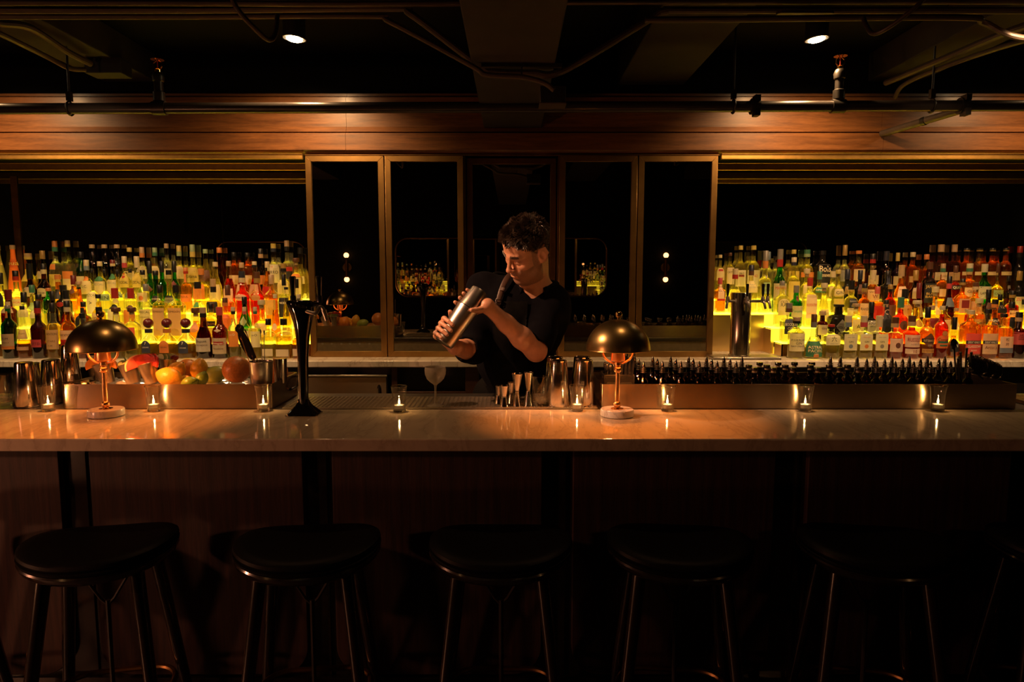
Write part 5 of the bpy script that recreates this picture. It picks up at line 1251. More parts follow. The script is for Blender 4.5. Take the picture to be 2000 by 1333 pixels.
RIGHT = [
 [
 (1557, 620, 32, 'cyl', 'l', '', 'tk', 12, [(652, 687, .95, 'w', 'r', [('FOUR PILLARS', 665, 4.2, 'n'), ('GIN', 671, 5, 'n'), ('NAVY STRENGTH', 677, 2.8, 'n'), ('* * * *', 660, 3, 'n')])]),
 (1591, 614, 34, 'pear', 'l', '', 'bs', 26, [(668, 698, .97, 'g', 'r', [('ASTRAL', 679, 5.6, 'c'), ('PACIFIC', 686, 5.6, 'c'), ('GIN', 692, 3.4, 'c')]), (692, 698, .30, 'o', 'a', ())]),
 (1625, 634, 31, 'hexa', 'l', '', 'rk', 8, [(654, 675, .9, 'w', 'r', [('ROKU GIN', 672, 2.2, 's'), ('\u516d', 663, 8, 'k')])]),
 (1658, 617, 30, 'sqc', 'l', '', 'cu', 22, [(653, 685, .86, 'w', 'r', [('DRY GIN', 659, 2.4, 'u'), ('GIN', 668, 3.6, 'k')]), (673, 681, .27, 'u', 'o', ())]),
 (1689, 617, 29, 'sqc', 'l', '', 'ch', 22, [(653, 685, .86, 'w', 'r', [('DRY GIN', 659, 2.4, 'o'), ('GIN', 668, 3.6, 'k')]), (673, 681, .27, 'o', 'o', ())]),
 (1719, 617, 29, 'sqc', 'l', '', 'c', 22, [(653, 685, .86, 'w', 'r', [('DRY GIN', 659, 2.4, 's'), ('GIN', 668, 3.6, 'k')]), (673, 681, .27, 's', 'o', ())]),
 (1750, 620, 30, 'cyl', 'r', '', 'bt', 20, [(662, 688, .84, 'w', 'r', []), (670, 681, .32, 'b', 'o', ())]),
 (1783, 617, 31, 'cyl', 'r', '', 'bt', 20, [(655, 679, .97, 'w', 'r', [("RUSSELL'S", 664, 7.6, 'm'), ('RESERVE', 673, 3, 's')]), (682, 692, .94, 'w', 'r', [('10', 687, 6, 'm')])]),
 (1813, 600, 27, 'std', 'a', '', 'k', 21, [(651, 681, .95, 'b', 'd', [('100', 675, 4, 't')]), (662, 670, .95, 'k', 'r', [('RITTENHOUSE', 666, 5, 't')]), (682, 690, .9, 'd', 'r', [('RYE WHISKY', 686, 3, 'b')])]),
 (1841, 598, 27, 'std', 'r', '', 'c', 8, [(655, 681, .93, 'o', 'a', [('Compass', 664, 5, 'k')]), (667, 671, .8, 'g', 'r', ()), (674, 677, .6, 'g', 'r', ()), (647, 657, .4, 'd', 'o', ())]),
 (1866, 620, 23, 'globe', 'a', '', 'k', 24, [(665, 688, .85, 'k', 'a', [('W', 675, 8, 'w')])]),
 (1897, 606, 31, 'sqc', 'a', '', 'c', 8, [(652, 692, .95, 'p', 'r', [('GLASGOW', 677, 5.2, 'w'), ('BLEND', 685, 2.6, 'w')]), (666, 672, .95, 'k', 'r', [('GREAT KING ST', 669, 4.6, 'w')])]),
 (1930, 604, 31, 'sqc', 'a', '', 'k', 8, [(652, 692, .95, 'c', 'r', [('Artist\u2019s', 679, 5.6, 'b')]), (666, 672, .95, 'k', 'r', [('GREAT KING ST', 669, 4.6, 'w')])]),
 (1962, 613, 30, 'sqs', 'a', '', 'k', 7, [(658, 690, .9, 'w', 'r', [('\u677e', 664, 5, 'k'), ('\u4e95', 673, 5, 'k')]), (680, 690, .9, 'u', 'r', ())]),
 (1992, 610, 29, 'squat', 'r', 'B', 'kt', 18, [(650, 674, .97, 'p', 'r', [('NIKKA', 655, 3, 'k'), ('COFFEY', 659, 3, 'k'), ('WHISKY', 663, 3, 'k')])]),
 ],
 [
 (1541, 592, 29, 'sqs', 'l', '', 'sb', 18, [(624, 653, .86, 'n', 'r', [('BOODLES', 634, 6, 'w'), ('GIN', 642, 6, 'w')])]),
 (1607, 608, 22, 'squat', 'x', 'B', 'tT', 10, [(635, 655, .9, 'c', 'r', [('GIN', 642, 4, 'b')])]),
 (1638, 595, 35, 'sqs', 'K', 'K', 'kT', 6, [(624, 652, .64, 's', 'd', [("NOLET", 640, 5, 'k')])]),
 (1672, 593, 26, 'sq', 'l', '', 'tT', 8, [(625, 655, .85, 'c', 'r', [('A', 638, 8, 'k')])]),
 (1702, 590, 25, 'sq', 'K', 'K', 'k', 22, [(627, 652, .9, 'w', 'r', [('AMASS', 632, 5, 'k'), ('DRY GIN', 638, 2.5, 'k')])]),
 (1730, 586, 25, 'sq', 'r', '', 'kt', 14, [(596, 650, .93, 'k', 'r', [('C', 610, 10, 't')])]),
 (1759, 581, 30, 'std', 'r', '', 'g', 20, [(627, 645, .5, 'b', 'o', ())]),
 (1791, 587, 28, 'globe', 'd', '', 'cT', 9, [(625, 640, .6, 'd', 'o', ())]),
 (1820, 597, 25, 'sqs', 'a', '', 't', 9, [(622, 642, .8, 'm', 'r', ())]),
 (1846, 598, 22, 'cyl', 'a', '', 'k', 6, [(625, 645, .8, 'c', 'r', ())]),
 (1868, 602, 20, 'globe', 'd', '', 't', 6, [(625, 645, .6, 'c', 'r', ())]),
 (1889, 604, 20, 'globe', 'r', '', 't', 6, [(636, 650, .7, 'c', 'r', [('RYE', 642, 4, 'k')])]),
 (1912, 583, 24, 'squat', 'a', '', 'cT', 12, [(624, 645, .9, 'd', 'r', [('THE BALVENIE', 631, 3.4, 'b')])]),
 (1943, 585, 26, 'globe', 'a', '', 'ko', 16, [(622, 640, .85, 'k', 'r', [('HIGHLAND', 627, 4, 'w'), ('17', 632, 3, 'r')])]),
 (1976, 590, 26, 'sq', 'a', '', 'k', 12, [(620, 645, .85, 'k', 'r', ())]),
 ],
 [
 (1526, 549, 27, 'sq', 'l', '', 's', 9, [(584, 616, .85, 'c', 'a', [('OLD', 590, 5, 'n'), ('RAJ', 596, 6.5, 'n')])]),
 (1554, 558, 27, 'squat', 'G', 'G', 's', 14, [(578, 589, .36, 'm', 'o', ()), (598, 620, .9, 'c', 'r', [('Tanqueray', 608, 5, 'g')])]),
 (1580, 543, 26, 'sqc', 'l', '', 'r', 16, [(576, 622, .85, 'p_', 'r', [('BEEFEATER', 596, 5, 'r'), ('LONDON', 613, 3, 'o')])]),
 (1608, 553, 28, 'cone', 'l', '', 'cT', 12, [(605, 625, .8, 'c', 'r', [('HAIP', 613, 5, 's')])]),
 (1634, 527, 27, 'std', 'l', '', 'y', 8, [(565, 578, .8, 'c', 'r', [('GIN', 572, 6, 'k')]), (584, 612, .8, 'y', 'r', [('/', 592, 7, 'o')])]),
 (1661, 548, 27, 'squat', 'l', '', 'k', 18, [(584, 606, .6, 'k', 'r', [('BARREL', 589, 3.5, 's'), ('GIN', 598, 4, 's')]), (602, 618, .8, 'c', 'r', ())]),
 (1687, 554, 25, 'squat', 'a', '', 'kd', 16, [(593, 622, .9, 'c', 'r', [('RANSOM', 604, 5.5, 'k')])]),
 (1712, 560, 25, 'sq', 'a', '', 'p', 14, [(598, 625, .9, 'r', 'r', ())]),
 (1737, 556, 22, 'std', 'r', '', 'd', 9, [(596, 625, .8, 'b', 'r', ())]),
 (1766, 565, 26, 'squat', 'a', '', 'k', 18, [(596, 625, .85, 'd', 'r', [('*', 606, 7, 'b')])]),
 (1793, 553, 23, 'cone', 'x', 'B', 'm', 30, [(592, 620, .6, 'd', 'r', ())]),
 (1825, 560, 29, 'sqd', 'd', '', 'cT', 14, [(586, 615, .42, 'c', 'r', [('SINGLE', 592, 3, 'b'), ('MALT', 598, 3, 'b')])]),
 (1851, 540, 26, 'burg', 'x', 'B', 'kh', 24, [(582, 600, .8, 'u', 'r', ())]),
 (1877, 545, 25, 'sq', 'a', '', 'kd', 12, [(584, 612, .92, 't', 'r', ()), (587, 602, .6, 'm', 'r', ())]),
 (1903, 552, 25, 'squat', 'a', '', 'bc', 14, [(589, 615, .9, 't', 'r', ())]),
 (1929, 566, 23, 'sq', 'K', 'K', 'k', 16, [(592, 612, .9, 'b', 'r', ())]),
 (1952, 575, 20, 'sq', 'x', '', 'k', 12, [(590, 612, .9, 'k', 'r', [('12', 600, 5, 't')])]),
 (1976, 568, 25, 'squat', 'r', '', 'kd', 14, [(607, 628, .8, 'w', 'r', [('BOWMORE', 613, 3.5, 'k')]), (621, 627, .4, 'k', 'r', [('12', 624, 4, 'w')])]),
 (2000, 585, 22, 'squat', 'd', '', 'k', 10, []),
 ],
 [
 (1405, 543, 20, 'sqc', 'a', '', 'h', 12, [(556, 584, .6, 'w', 'r', [('INDIAN', 562, 3.4, 'b'), ('ELY', 567, 5, 'k')]), (584, 588, .8, 'r', 'r', ())]),
 (1434, 525, 27, 'burg', 'l', '', 'cr', 20, [(572, 600, .9, 'y', 'r', ())]),
 (1465, 518, 26, 'std', 'l', '', 'nb', 20, [(549, 572, .95, 'c', 'r', [('MARINE', 556, 4, 's'), ('VODKA', 561, 3, 's')])]),
 (1492, 490, 27, 'std', 'l', '', 'so', 34, [(536, 546, .3, 'k', 'd', [('V', 541, 6, 'c')]), (552, 574, .5, 'l', 'r', [('ZUB', 558, 5, 'k'), ('ROWKA', 567, 4.5, 'k')])]),
 (1520, 487, 27, 'wine', 'G', 'G', 'sr', 34, [(554, 594, .95, 'c', 'r', [('MARASKA', 563, 6, 'r')]), (594, 610, .95, 'g', 'r', ())]),
 (1547, 503, 25, 'std', 'l', '', 'cn', 16, [(550, 590, .9, 'y', 'r', ())]),
 (1573, 525, 23, 'std', 'l', '', 'cT', 12, [(556, 580, .8, 'c', 'r', ())]),
 (1598, 530, 23, 'std', 'l', '', 'g', 16, [(562, 572, .85, 'g', 'r', [('SIPSMITH', 567, 4, 'c')])]),
 (1624, 530, 24, 'squat', 'l', '', 'c', 12, [(560, 580, .8, 'c', 'r', ())]),
 (1652, 526, 24, 'sq', 'K', 'K', 'n', 20, [(560, 575, .8, 'd', 'r', ())]),
 (1677, 528, 22, 'sq', 'K', 'K', 'n', 18, [(556, 575, .8, 'b', 'r', ())]),
 (1702, 528, 25, 'cyl', 'a', '', 'c', 18, [(566, 588, .93, 'c', 'r', [('VICTORIA', 571, 3.4, 'b'), ('W', 579, 7, 'm')])]),
 (1730, 530, 21, 'sqc', 'K', 'K', 'k', 14, [(540, 556, .8, 'n', 'r', [])]),
 (1757, 518, 27, 'burg', 'a', '', 't', 22, [(560, 584, .8, 'w', 'r', [('10', 577, 8, 'k'), ('WHISKEY', 566, 2.6, 'k')])]),
 (1785, 528, 24, 'wine', 'x', 'B', 'd', 20, [(563, 584, .8, 'c', 'r', ())]),
 (1811, 512, 27, 'squat', 'x', 'B', 'b', 14, [(554, 592, .9, 'k', 'r', [('JAMESON', 560, 6, 'd'), ('BLACK', 574, 4.5, 'd'), ('BARREL', 580, 4.5, 'd')])]),
 (1837, 515, 22, 'std', 'a', '', 'tg', 16, [(534, 546, .9, 'c', 'r', [('HOLLYWOOD', 540, 3.4, 'b')]), (565, 580, .8, 'c', 'r', ())]),
 (1862, 519, 20, 'std', 'r', '', 'b', 14, [(558, 566, .95, 'k', 'r', [('QUICK', 562, 4.5, 'w')])]),
 (1889, 515, 25, 'squat', 'a', '', 'wg', 16, [(562, 580, .9, 'c', 'r', [('GLEN', 570, 5, 'k')])]),
 (1904, 534, 0, 'std', 'a', '', 't', 8, []),
 (1918, 516, 26, 'wine', 'G', 'G', 'w', 16, [(560, 585, .95, 'w', 'r', [('LAPHROAIG', 573, 5, 'k'), ('ISLAY', 579, 3, 'g')])]),
 (1944, 515, 21, 'thin', 'd', '', 'b', 18, [(567, 580, .9, 'l', 'r', [('CAOL ILA', 574, 4, 'k')])]),
 (1966, 540, 17, 'wine', 'x', 'B', 'k', 10, [(558, 564, .8, 's', 'r', ())]),
 (1987, 530, 24, 'wine', 'K', 'K', 'd', 18, [(580, 610, .9, 'w', 'r', [('ZUCCA', 585, 6, 'h')])]),
 ],
 [
 (1404, 498, 18, 'std', 'l', '', 'c', 6, [(524, 548, .9, 'c', 'r', ()), (526, 530, .6, 'r', 'r', ())]),
 (1423, 494, 19, 'sqs', 'l', '', 'b', 6, [(523, 556, .95, 'c', 'r', [('CATTLE', 532, 4, 'k')])]),
 (1443, 480, 24, 'std', 'l', '', 'y', 8, [(528, 560, .95, 'w', 'r', [('No 3', 534, 3, 'k'), ('162', 539, 5, 'r')]), (537, 541, .5, 'b', 'r', ())]),
 (1468, 480, 25, 'std', 'l', '', 'y', 8, [(528, 560, .95, 'w', 'r', [('162', 539, 5, 'r')])]),
 (1497, 492, 22, 'std', 'c', '', 'u', 16, []),
 (1521, 500, 21, 'std', 'c', '', 's', 8, []),
 (1546, 488, 22, 'std', 'l', '', 'y', 8, [(530, 550, .9, 'y', 'r', ())]),
 (1572, 488, 26, 'squat', 'l', '', 'gl', 14, [(532, 542, .95, 'o', 'r', ())]),
 (1602, 490, 27, 'sqc', 'K', 'K', 'k', 8, [(517, 552, .92, 'k', 'r', [('Bols', 525, 12, 'c'), ('Genever', 537, 8, 'c')])]),
 (1645, 479, 22, 'std', 'c', '', 'd', 20, [(528, 550, .9, 's', 'r', ())]),
 (1672, 490, 24, 'squat', 'a', '', 'o', 6, [(526, 550, .9, 'c', 'r', ())]),
 (1700, 496, 22, 'squat', 'x', '', 'kr', 18, [(538, 556, .9, 'c', 'r', ())]),
 (1726, 491, 24, 'squat', 'x', 'B', 'n', 18, []),
 (1748, 494, 19, 'std', 'r', 'B', 'y', 16, [(540, 558, .95, 'c', 'r', ())]),
 (1777, 493, 21, 'squat', 'a', '', 'c', 9, [(540, 552, .8, 't', 'r', ())]),
 (1804, 497, 23, 'sq', 'a', '', 'o', 10, [(540, 552, .8, 'm', 'r', ())]),
 (1831, 478, 25, 'squat', 'x', '', 't', 14, [(532, 548, .95, 'w', 'r', [('H', 540, 8, 'k')])]),
 (1857, 478, 23, 'squat', 'x', '', 't', 14, [(532, 548, .95, 't', 'r', ())]),
 (1881, 485, 22, 'squat', 'a', '', 'kd', 6, [(531, 538, .9, 'c', 'r', [])]),
 (1906, 485, 23, 'squat', 'a', '', 'kd', 6, [(531, 538, .9, 'c', 'r', [])]),
 (1931, 485, 22, 'squat', 'a', '', 'kd', 6, [(531, 538, .9, 'c', 'r', ())]),
 (1957, 485, 22, 'squat', 'a', '', 'kd', 6, [(531, 538, .9, 'c', 'r', ())]),
 (1984, 481, 23, 'wine', 'K', 'K', 'rk', 22, []),
 ]]
LAB['v_'] = (.40, .38, .07); LAB['o_'] = (.78, .16, .03); LAB['p_'] = (.85, .62, .45)
for k_ in ('v_', 'o_', 'p_'): paper('label_' + k_, LAB[k_], .4)
CW['v_'] = 'olive'; CW['o_'] = 'orange'; CW['p_'] = 'peach'
for k_, f_ in {(0, 288): .50, (0, 324): .50, (0, 361): .50, (0, 523): .62, (0, 553): .62, (0, 1591): .64, (0, 1750): .60, (0, 1557): .86, (0, 1658): .55, (0, 1689): .55, (0, 1719): .55, (0, 43): .36}.items(): FILL[k_] = f_
for bank, side in ((LEFT, 'left'), (RIGHT, 'right')):
    for tier, row in enumerate(bank):
        row = [list(r) for r in row if r[2] > 0]
        row.sort(key=lambda r: r[0])
        for i in range(len(row) - 1):     # neighbours must not touch
            a, b = row[i], row[i + 1]
            g = b[0] - a[0] - (a[2] + b[2]) / 2 * K(700, TY[tier]) / K(640, TY[tier])
            if g < 1.7:
                s = (b[0] - a[0] - 1.8) / (a[2] + b[2]) * 2
                a[2] *= s; b[2] *= s
        lim = -1.272 if side == 'left' else 1.272
        order = row[::-1] if side == 'left' else row
        for i, r in enumerate(order):
            u, vt, w, sh, lq, gl, cap, cph, labs = r
            x = (u - 1000) / K(600, TY[tier]); Rm = w / K(640, TY[tier]) / 2
            if side == 'left' and x + Rm > -1.279: r[2] = w = max(8, (-1.280 - x) * 2 * K(640, TY[tier]))
            if side == 'right' and x - Rm < 1.279: r[2] = w = max(8, (x - 1.280) * 2 * K(640, TY[tier]))
            lw = LW[gl] if gl in ('v', 'o', 'K', 'G', 'T') and gl else LW.get(lq, 'clear')
            if lq in ('v',) and gl == '': lw, lq = 'olive', 'd'
            lt = (', %s label' % CW[labs[0][3]]) if labs and labs[0][3] in CW else ''
            lab = '%s %s bottle, %s cap%s, %s row of %s shelves, %s from brass frame' % (lw, SW[sh], CW[cap[0]], lt, ROWW[tier], side, ORD[i + 1])
            bottle(u, vt, w, sh, lq if gl not in ('v', 'o') else 'K', gl, cap, cph, labs, tier, lab, 'bottles in the %s row of the %s shelves' % (ROWW[tier], side))
# ------------------------------------------------------------------ the bartender
import openvdb
def frame(z, up):
    z = np.array(z, float); z /= np.linalg.norm(z); x = np.cross(up, z); x /= np.linalg.norm(x); y = np.cross(z, x)
    return np.array([x, y, z])
class Sculpt:
    "blended limbs and ellipsoids, meshed as one continuous surface"
    def __init__(s): s.p = []
    def cap(s, a, b, ra, rb=None, k=.012, sub=False, flat=None):
        s.p.append(('c', np.array(a, float), np.array(b, float), ra, ra if rb is None else rb, k, sub, flat)); return s
    def ell(s, c, r, R=None, k=.012, sub=False):
        s.p.append(('e', np.array(c, float), np.array(r, float), np.eye(3) if R is None else np.array(R, float), 0, k, sub, None)); return s
    def mesh(s, vox):
        lo, hi = np.full(3, 1e9), np.full(3, -1e9); bb = []
        for q in s.p:
            if q[0] == 'c': m = max(q[3], q[4]); l = np.minimum(q[1], q[2]) - m; h = np.maximum(q[1], q[2]) + m
            else: m = q[2].max(); l, h = q[1] - m, q[1] + m
            bb.append((l, h))
            if not q[6]: lo = np.minimum(lo, l); hi = np.maximum(hi, h)
        lo -= .02; hi += .02; n = np.ceil((hi - lo) / vox).astype(int) + 1
        D = np.full(n, .06, np.float32)
        for q, (l, h) in zip(s.p, bb):
            mg = q[5] + .012
            i0 = np.maximum(((l - mg - lo) / vox).astype(int), 0); i1 = np.minimum(np.ceil((h + mg - lo) / vox).astype(int) + 1, n)
            if (i1 <= i0).any(): continue
            g = [np.arange(i0[i], i1[i]) * vox + lo[i] for i in range(3)]
            X, Y, Z = np.meshgrid(*g, indexing='ij', sparse=True)
            if q[0] == 'c':
                a, b = q[1], q[2]; d = b - a; L = max(1e-9, d @ d)
                t = np.clip(((X - a[0]) * d[0] + (Y - a[1]) * d[1] + (Z - a[2]) * d[2]) / L, 0, 1)
                dx, dy, dz = X - a[0] - t * d[0], Y - a[1] - t * d[1], Z - a[2] - t * d[2]
                if q[7] is not None:
                    nrm, f = q[7]; w = dx * nrm[0] + dy * nrm[1] + dz * nrm[2]; e = 1 / f - 1
                    dx, dy, dz = dx + w * e * nrm[0], dy + w * e * nrm[1], dz + w * e * nrm[2]
                d_ = np.sqrt(dx * dx + dy * dy + dz * dz) - (q[3] + (q[4] - q[3]) * t)
            else:
                R, r = q[3], q[2]; U = (X - q[1][0], Y - q[1][1], Z - q[1][2])
                k0 = 0; k1 = 0
                for i in range(3):
                    w = U[0] * R[i][0] + U[1] * R[i][1] + U[2] * R[i][2]; k0 = k0 + (w / r[i]) ** 2; k1 = k1 + (w / r[i] ** 2) ** 2
                k0 = np.sqrt(k0); d_ = k0 * (k0 - 1) / np.maximum(np.sqrt(k1), 1e-6)
            sl = tuple(slice(i0[i], i1[i]) for i in range(3)); A = D[sl]; k = q[5]
            if q[6]:
                d_ = -d_; hh = np.maximum(k - np.abs(A - d_), 0) / k; D[sl] = np.maximum(A, d_) + hh * hh * k / 4
            else:
                hh = np.maximum(k - np.abs(A - d_), 0) / k; D[sl] = np.minimum(A, d_) - hh * hh * k / 4
        g = openvdb.FloatGrid(.06); g.copyFromArray(D); pts, quads = g.convertToQuads(0.0)
        return pts * vox + lo, quads

def obj_from(name, pts, quads, mats, parent, smooth_it=0):
    me = bpy.data.meshes.new(name); me.from_pydata(pts.tolist(), [], quads.tolist())
    for m in mats: me.materials.append(M[m])
    bm = bmesh.new(); bm.from_mesh(me)
    for _ in range(smooth_it): bmesh.ops.smooth_vert(bm, verts=bm.verts, factor=.5, use_axis_x=True, use_axis_y=True, use_axis_z=True)
    bmesh.ops.recalc_face_normals(bm, faces=bm.faces); bm.to_mesh(me); bm.free()
    me.polygons.foreach_set('use_smooth', [True] * len(me.polygons)); me.update()
    o = bpy.data.objects.new(name, me); COL.objects.link(o); o.parent = parent
    return o
A_ = lambda v: np.array(v, float)
man = thing('person', 'bearded man in dark shirt and apron shaking a steel cocktail shaker, looking down', 'person', (0, 0, 0))
V = lambda u, v, y: A_(P(u, v, y))
# head frame: L is his left, U the crown, Fw the face
Fw = A_((-.73, -.44, -.53)); Fw /= np.linalg.norm(Fw)
U0 = A_((0, 0, 1)) - Fw[2] * Fw; U0 /= np.linalg.norm(U0); L0 = np.cross(U0, Fw)
ra = math.radians(19); Uh = U0 * math.cos(ra) + L0 * math.sin(ra); Lh = np.cross(Uh, Fw)
HC = V(1029, 487, 2.86); HR = np.array([Lh, Uh, Fw])
def h(x, y, z): return HC + x * Lh + y * Uh + z * Fw
def He(s, c, r, k=.012, sub=False, R=None): s.ell(h(*c), r, HR if R is None else R, k, sub)
def Hc(s, a, b, r0, r1=None, k=.012, sub=False): s.cap(h(*a), h(*b), r0, r1, k, sub)
NB = V(1046, 566, 2.99)                     # base of the neck
SL, SR = V(1079, 588, 2.97), V(941, 563, 3.02)      # shoulders
EL, WL = V(1047, 686, 2.80), V(951, 598, 2.715)      # his left elbow and wrist
ER, WR = V(924, 684, 2.92), V(889, 679, 2.735)      # his right elbow and wrist
PV = V(1000, 800, 3.20)
b = Sculpt()
He(b, (0, .036, -.016), (.0765, .092, .098))
He(b, (0, .050, .040), (.063, .050, .050), .03)
He(b, (0, -.045, .030), (.060, .086, .060), .03)
He(b, (0, -.082, .046), (.047, .034, .043), .025)
He(b, (0, -.110, .076), (.021, .016, .018), .025)
for s in (-1, 1):
    Hc(b, (s * .054, -.030, .000), (s * .046, -.078, .018), .020, .018, .03)
    Hc(b, (s * .046, -.078, .018), (s * .016, -.108, .070), .016, .014, .03)
    He(b, (s * .044, -.028, .060), (.022, .018, .022), .03)
    Hc(b, (s * .010, .020, .090), (s * .040, .023, .076), .0095, .009, .014)
    He(b, (s * .031, -.003, .108), (.021, .014, .020), .016, True)
    He(b, (s * .031, -.004, .0785), (.0135, .0125, .0125), .004)
    Hc(b, (s * .019, -.0085, .089), (s * .043, -.0085, .084), .0025, .002, .004)
    He(b, (s * .0125, -.040, .103), (.0085, .0075, .010), .007)
    He(b, (s * .006, -.0475, .108), (.0035, .003, .006), .003, True)
    eR = np.array([Lh * .84 + s * Fw * .54, Uh, np.cross(Lh * .84 + s * Fw * .54, Uh)]); He(b, (s * .084, -.012, -.010), (.0075, .033, .021), .006, R=eR)
    Hc(b, (s * .080, .016, -.004), (s * .092, .018, -.024), .0045, .005, .004); Hc(b, (s * .092, .018, -.024), (s * .096, -.006, -.030), .005, .0045, .004); Hc(b, (s * .096, -.006, -.030), (s * .084, -.034, -.012), .0045, .004, .004)
    He(b, (s * .089, -.008, -.006), (.0055, .017, .011), .004, True, R=eR)
    He(b, (s * .080, -.038, -.004), (.006, .009, .008), .006)
Hc(b, (0, .014, .090), (0, -.030, .113), .0085, .0095, .012); He(b, (0, -.036, .114), (.0125, .0105, .0125), .008)
He(b, (0, -.066, .086), (.030, .018, .016), .02)
Hc(b, (-.017, -.0655, .0985), (.017, -.0655, .0985), .0055, .0055, .006); Hc(b, (-.014, -.0765, .0975), (.014, -.0765, .0975), .0065, .0065, .006)
Hc(b, (-.023, -.071, .103), (.023, -.071, .103), .0022, .0022, .004, True)
b.cap(h(0, -.055, -.030), NB + A_((0, .01, -.02)), .056, .060, .03)
b.cap(h(0, -.06, .0), NB + A_((-.02, -.03, -.03)), .045, .045, .03)
b.cap(NB + A_((0, .01, -.02)), SL, .055, .05, .04); b.cap(NB + A_((0, .01, -.02)), SR, .055, .05, .04)
b.cap(NB + A_((0, 0, -.05)), PV, .09, .11, .05)
def limb(S_, E_, W_, bulge):
    b.cap(S_, E_, .046, .039, .03); b.ell(E_, (.038, .038, .038), None, .02)
    d = W_ - E_; m_ = E_ + d * .30
    b.cap(E_, m_, .040, .043, .02); b.cap(m_, E_ + d * .62, .043, .034, .02); b.cap(E_ + d * .62, W_, .034, .0275, .02)
limb(SL, EL, WL, 0); limb(SR, ER, WR, 0)
# shaker axis and hands
SB, ST = V(866, 672, 2.665), V(937, 568, 2.735)
AX = (ST - SB); SLEN = np.linalg.norm(AX); AX /= SLEN
cv = A_((0, -1, 0)); E1 = cv - (cv @ AX) * AX; E1 /= np.linalg.norm(E1); E2 = np.cross(AX, E1)
def on(a, phi, r): return SB + AX * a + r * (math.cos(phi) * E1 + math.sin(phi) * E2)
RAD = lambda a: .040 + .0055 * min(1, max(0, a / .17)) if a < .172 else .040 - .006 * (a - .172) / .1
D2 = math.radians
def finger(k0, a0, a1, phis, rf, lift=.0):
    "knuckle then three joints wrapped round the shaker"
    n = len(phis); pts = [k0]
    for i, f in enumerate(phis):
        a = a0 + (a1 - a0) * i / (n - 1); r = RAD(a) + rf[min(i, len(rf) - 1)] * .96
        pts.append(on(a, D2(f), r + .0026))
    for i in range(len(pts) - 1):
        r0, r1 = rf[min(i, len(rf) - 1)], rf[min(i + 1, len(rf) - 1)]
        b.cap(pts[i], pts[i + 1], r0 * 1.04, r1, .0035)
    return pts
# right hand, low on the shaker: palm on the far left side, fingers come round to the front
kn = []
for i, (a, pk, ph, rf) in enumerate(((.086, -128, (-100, -66, -34, -12), (.0100, .0095, .0088, .0078)), (.064, -132, (-102, -66, -30, -4), (.0102, .0098, .0090, .0080)), (.042, -134, (-104, -68, -32, -8), (.0098, .0094, .0087, .0077)), (.021, -136, (-106, -74, -44, -22), (.0090, .0085, .0078, .0069)))):
    k0 = on(a - .004, D2(pk), RAD(a) + .017); kn.append(k0)
    pts = finger(k0, a, a - .012, ph, rf)
    b.ell(pts[1], (rf[0] * 1.13,) * 3, None, .004)
    b.ell(pts[2], (rf[1] * 1.10,) * 3, None, .004)
    if i == 2: RINGP = (pts[1] * .45 + pts[2] * .55, pts[2] - pts[1])
pw = WR * .35 + on(.03, D2(-172), .064) * .65
for k0 in kn: b.cap(pw, k0, .0165, .0125, .012)
b.cap(WR, pw, .027, .021, .02)
b.cap(kn[0], kn[3], .0115, .0105, .012)
b.cap(pw, on(.072, D2(172), .060), .0165, .0145, .014); b.cap(on(.072, D2(172), .060), on(.105, D2(-150), RAD(.105) + .012), .0125, .0105, .008); b.cap(on(.105, D2(-150), RAD(.105) + .012), on(.125, D2(-112), RAD(.125) + .011), .0105, .0085, .006)
# left hand, over the top of the shaker
kn = []
for i, (a, pk, ph, rf) in enumerate(((.176, 150, (178, 212, 240, 262), (.0100, .0095, .0088, .0078)), (.200, 148, (178, 214, 246, 270), (.0102, .0098, .0090, .0080)), (.224, 148, (178, 212, 244, 266), (.0098, .0094, .0087, .0077)), (.246, 150, (180, 210, 236, 256), (.0090, .0085, .0078, .0069)))):
    k0 = on(a + .002, D2(pk), RAD(a) + .017); kn.append(k0)
    pts = finger(k0, a, a - .010, ph, rf)
    b.ell(pts[2], (rf[1] * 1.10,) * 3, None, .004)
pw = WL * .45 + on(.225, D2(112), .066) * .55
for k0 in kn: b.cap(pw, k0, .0165, .0125, .012)
b.cap(WL, pw, .027, .021, .02)
b.cap(kn[0], kn[3], .0115, .0105, .012)
t0, t1, t2, t3 = on(.218, D2(80), .056), on(.192, D2(58), RAD(.19) + .0150), on(.176, D2(36), RAD(.176) + .0150), on(.164, D2(18), RAD(.164) + .0135)
b.cap(pw, t0, .0185, .0145, .014); b.cap(t0, t1, .0130, .0115, .006); b.cap(t1, t2, .0118, .0108, .005); b.cap(t2, t3, .0108, .0088, .004)
pts, quads = b.mesh(.0024)
body = obj_from('body', pts, quads, ['skin', 'stubble', 'brow'], man, 2)
me = body.data
co = np.zeros(len(me.vertices) * 3); me.vertices.foreach_get('co', co); co = co.reshape(-1, 3)
nr = np.zeros(len(me.vertices) * 3); me.vertices.foreach_get('normal', nr); nr = nr.reshape(-1, 3)
lc = (co - HC) @ HR.T; ln = nr @ HR.T
rn = np.random.default_rng(4)
fc = np.array([np.mean(lc[list(p.vertices)], axis=0) for p in me.polygons])
x, y, z = np.abs(fc[:, 0]), fc[:, 1], fc[:, 2]
lip = (x < .024) & (np.abs(y + .071) < .0125) & (z > .088)
jit = rn.normal(0, .0020, len(x))
beard = ((y < -.040 - .55 * np.maximum(0, .045 - x) + jit) | ((y < -.010 + jit) & (z < .035) & (z > .0) & (x > .045))) & (z > -.005 + jit) & (y > -.135) & (x < .075) & ~lip & (np.linalg.norm(fc, axis=1) < .165)
beard |= (x < .030) & (y < -.051 + jit) & (y > -.064) & (z > .07)
